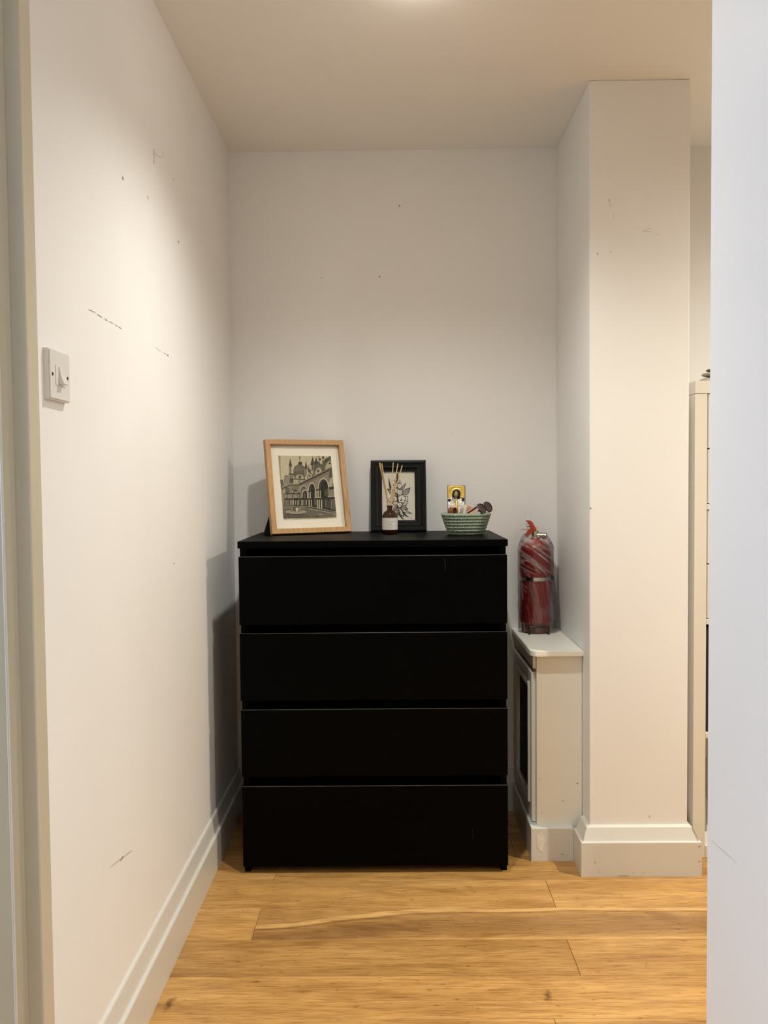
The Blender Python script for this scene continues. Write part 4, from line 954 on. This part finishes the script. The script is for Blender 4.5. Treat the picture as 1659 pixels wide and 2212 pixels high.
lever = obj('lever', plate(bmesh.new(), [(-0.033, 0.3835), (-0.028, 0.3850), (-0.019, 0.3840), (-0.012, 0.3785), (-0.006, 0.368), (0.000, 0.356), (0.002, 0.349), (-0.0045, 0.347), (-0.012, 0.350), (-0.018, 0.357), (-0.0205, 0.366), (-0.025, 0.3765), (-0.033, 0.3815)], -0.013, 0.004), M_REDP, fe)
obj('carry_handle', plate(bmesh.new(), [(-0.033, 0.338), (-0.026, 0.352), (-0.016, 0.357), (-0.009, 0.352), (-0.008, 0.345), (-0.018, 0.340), (-0.027, 0.330), (-0.032, 0.330)], -0.012, 0.002), M_REDP, fe)
obj('pin', hcyl(bmesh.new(), (-0.052, -0.008, 0.3535), (-0.018, -0.0085, 0.3545), 0.0018, 0.0022, 12), M_CHROME, fe, True, 50)
obj('gauge', hcyl(bmesh.new(), (-0.031, -0.004, 0.366), (-0.021, -0.003, 0.368), 0.0065, 0.0065, 20), M_GAUGE, fe, True, 50)
obj('seal_tag', bx(bmesh.new(), 0.0005, 0.0045, -0.0115, -0.008, 0.3545, 0.3625, 0.0005), M_YELLOW, fe)
# clear bag pulled over the cylinder, slack on the right
bm = bmesh.new(); n = 72; NZ = 60; rings = []
for j in range(NZ + 1):
    u = j / NZ; z = 0.004 + 0.336 * u; row = []
    for k in range(n):
        t = 2 * PI * k / n; c, s = math.cos(t), math.sin(t)
        base = RE + 0.0035
        if u > 0.78: base = 0.015 + (RE - 0.0115) * math.sqrt(max(0.0, 1 - ((u - 0.78) / 0.235) ** 2.2)) if (u - 0.78) / 0.235 < 1 else 0.015
        slack = max(0.0, c) ** 3 * (0.0185 if s < 0.5 else 0.010) * (0.62 + 0.38 * math.cos(PI * (u - 0.15) * 1.7)) * (1 if u < 0.86 else max(0, (1 - u) / 0.14))
        slack += max(0.0, -c) ** 6 * 0.0035
        nzv = noise.noise(Vector((c * 2.2 + 7, s * 2.2, z * 16 + c * 3))) * 0.0022 + noise.noise(Vector((c * 6, s * 6 + 3, z * 38 + c * 9))) * 0.0013
        fold = 0.0020 * (1 - abs(math.sin((z * 24 + t * 0.9)))) ** 3 if u > 0.5 else 0.0
        r = max(base + slack + nzv + fold, 0.0145 if u > 0.8 else RE + 0.0018)
        zz = z + noise.noise(Vector((c * 2, s * 2, 5))) * 0.003 * (1 - u)
        y = r * s
        if EY + y > YB - 0.004: y = YB - 0.004 - EY
        x = r * c
        if EX + x > PX0 - 0.006: x = PX0 - 0.006 - EX
        row.append(bm.verts.new((x, y, max(zz, 0.002))))
    rings.append(row)
for A, B in zip(rings, rings[1:]):
    for k in range(n): bm.faces.new((A[k], A[(k + 1) % n], B[(k + 1) % n], B[k]))
pb = obj('plastic_bag', bm, M_BAG, None, True); pb.location = (EX, EY, RH); tag(pb, 'crumpled clear plastic bag pulled over the red fire extinguisher', 'plastic bag')

# ------------------------------------------------------------------ light switch and wall hook
sw = empty('light_switch', (XL, 1.331, 1.3525), label='white single rocker light switch on the left wall', cat='light switch')
SWH = 0.041
bm = bmesh.new(); bx(bm, 0.0, 0.0105, -SWH, SWH, -SWH, SWH)
bmesh.ops.bevel(bm, geom=[e for e in bm.edges if all(v.co.x > 0.005 for v in e.verts)], offset=0.0022, segments=2, affect='EDGES')
plt = obj('plate', bm, M_SWITCH, sw)
bm = bmesh.new(); bx(bm, 0.0106, 0.0116, -0.0190, 0.0190, -0.0165, 0.0165, 0.0003); obj('rocker_surround', bm, M_SWITCH, sw)
bm = bmesh.new(); a = [(0.0117, -0.0145), (0.0117, 0.0145), (0.0128, 0.0145), (0.0150, 0.000), (0.0200, -0.0130), (0.0192, -0.0145)]
A = [bm.verts.new((x, -0.0080, z)) for x, z in a]; B = [bm.verts.new((x, 0.0080, z)) for x, z in a]
bm.faces.new(A); bm.faces.new(B)
for i in range(6): bm.faces.new((A[i], A[(i + 1) % 6], B[(i + 1) % 6], B[i]))
obj('rocker', bm, M_SWITCH, sw)
for s in (-1, 1):
    bm = bmesh.new(); hcyl(bm, (0.0100, s * 0.0300, 0), (0.0109, s * 0.0300, 0), 0.0030, 0.0030, 14); obj('screw_hole', bm, M_DARK, sw)
hk = empty('wall_hook', (XL, 1.93, 1.953), label='small painted wire hook high on the left wall', cat='hook')
obj('back_plate', bx(bmesh.new(), 0, 0.0022, -0.003, 0.003, -0.0165, 0.0165, 0.0008), M_SWITCH, hk)
obj('hook_wire', tube(bmesh.new(), [(0.001, 0, 0.010), (0.004, 0.001, 0.006), (0.008, 0.002, 0.001), (0.014, 0.003, -0.0015), (0.019, 0.004, 0.001), (0.0215, 0.005, 0.006), (0.020, 0.005, 0.011), (0.0175, 0.005, 0.0135)], 0.0014, 8), M_SWITCH, hk, True)

# ------------------------------------------------------------------ cube shelf in the room on the right
SX, SY, SD, SH = 0.921, 2.446, 0.372, 1.470
sh = empty('cube_shelf', (SX, SY, 0), label='tall white cube shelf unit behind the pillar on the right', cat='shelf unit')
SWD = 0.770; TB = 0.038
bot = 0.0
box('side_board', 0, TB, 0, SD, 0, SH - TB - 0.0012, M_KALLAX, sh, 0.001); box('side_board', SWD - TB, SWD, 0, SD, 0, SH - TB - 0.0012, M_KALLAX, sh, 0.001)
box('top_board', 0, SWD, 0, SD, SH - TB, SH, M_KALLAX, sh, 0.001); box('base_board', TB + 0.0005, SWD - TB - 0.0005, 0, SD, 0, TB, M_KALLAX, sh, 0.001)
cell = (SH - 2 * TB - 3 * 0.016) / 4
box('back_board', TB + 0.0005, SWD - TB - 0.0005, SD - 0.008, SD - 0.001, TB, SH - TB - 0.001, M_KALLAX, sh)
box('divider', SWD / 2 - 0.008, SWD / 2 + 0.008, 0.002, SD - 0.009, TB, SH - TB - 0.0012, M_KALLAX, sh)
zs = [TB]
for i in range(3):
    z = TB + (i + 1) * cell + i * 0.016; box('shelf', TB + 0.0005, SWD / 2 - 0.0085, 0.0, SD - 0.009, z, z + 0.016, M_KALLAX, sh, 0.0006); box('shelf', SWD / 2 + 0.0085, SWD - TB - 0.0005, 0.0, SD - 0.009, z, z + 0.016, M_KALLAX, sh, 0.0006); zs.append(z + 0.016)
for col in range(2):
    xa = TB + 0.004 if col == 0 else SWD / 2 + 0.0115; xb = SWD / 2 - 0.0115 if col == 0 else SWD - TB - 0.004
    for rowi in (2, 3):
        for h2 in range(2):
            z0 = zs[rowi] + 0.003 + h2 * (cell / 2); d = box('drawer', xa, xb, 0.004, 0.36, z0, z0 + cell / 2 - 0.004, M_KALLAX, sh, 0.0012)
for col, lab in ((0, 'black storage box in the third row of the white cube shelf'), (1, 'black storage box in the right column of the white cube shelf')):
    xa = TB + 0.003 if col == 0 else SWD / 2 + 0.010; xb = SWD / 2 - 0.010 if col == 0 else SWD - TB - 0.003
    s = empty('storage_box', (SX + xa, SY + 0.012, zs[1]), label=lab, cat='box', group='boxes in the cube shelf')
    w = xb - xa; bm = bmesh.new(); hb = cell - 0.012
    bx(bm, 0, w, 0, 0.006, 0.0005, hb, 0.001); bx(bm, 0, w, 0.326, 0.332, 0.0005, hb, 0.001); bx(bm, 0, 0.006, 0.0065, 0.3255, 0.0005, hb); bx(bm, w - 0.006, w, 0.0065, 0.3255, 0.0005, hb); bx(bm, 0.0065, w - 0.0065, 0.0065, 0.3255, 0.0005, 0.006)
    obj('box_body', bm, M_KBLACK, s); obj('handle_tab', bx(bmesh.new(), w / 2 - 0.02, w / 2 + 0.02, -0.003, -0.0002, hb * 0.62, hb * 0.74, 0.001), M_BACK, s)
# magazines standing in the bottom left cube
mx = SX + TB + 0.004
mags = [(0.010, 0.270, 0.225, (0.55, 0.52, 0.46)), (0.007, 0.255, 0.210, (0.10, 0.10, 0.11)), (0.012, 0.285, 0.220, (0.62, 0.58, 0.50)), (0.008, 0.240, 0.200, (0.30, 0.27, 0.24))]
for i, (t, h_, d_, c_) in enumerate(mags):
    e = empty('magazine', (mx, SY + 0.10, TB), label=['cream-spined magazine at the outer end of the bottom shelf row', 'black-spined magazine second on the bottom shelf row', 'thick pale magazine third on the bottom shelf row', 'short brown-grey magazine last in the bottom shelf row'][i], cat='magazine', group='magazines on the bottom shelf')
    mt = plain('magazine_cover', c_, 0.4)
    bm = bmesh.new(); bx(bm, 0, 0.0008, 0, d_, 0, h_); bx(bm, t - 0.0008, t, 0, d_, 0, h_); bx(bm, 0.0008, t - 0.0008, 0, 0.0008, 0, h_); obj('cover', bm, mt, e)
    box('pages', 0.0009, t - 0.0009, 0.0009, d_ - 0.003, 0.002, h_ - 0.002, M_PAPER, e); mx += t + 0.001
# pebbles stacked on top of the shelf
px_, py_ = SX + 0.117, SY + 0.155
zc = SH
for (a, b, h, dx, mt, lab) in ((0.047, 0.040, 0.0150, 0.0, M_STONE_L, 'largest pale pebble, bottom of the stack on the white shelf'), (0.040, 0.034, 0.0085, 0.004, M_STONE, 'flat grey pebble in the middle of the stack on the white shelf'), (0.028, 0.024, 0.0060, 0.004, M_STONE_D, 'small dark pebble on top of the stack on the white shelf')):
    bm = bmesh.new(); bmesh.ops.create_uvsphere(bm, u_segments=28, v_segments=16, radius=1.0)
    for v in bm.verts:
        k = 1 + 0.08 * noise.noise(v.co * 1.3 + Vector((a * 90, 0, 0)))
        v.co = Vector((v.co.x * a * k, v.co.y * b * k, h + v.co.z * h))
    o = obj('pebble', bm, mt, None, True); o.location = (px_ + dx, py_, zc); zc += 2 * h - 0.0006
    tag(o, lab, 'pebble', 'stacked pebbles')
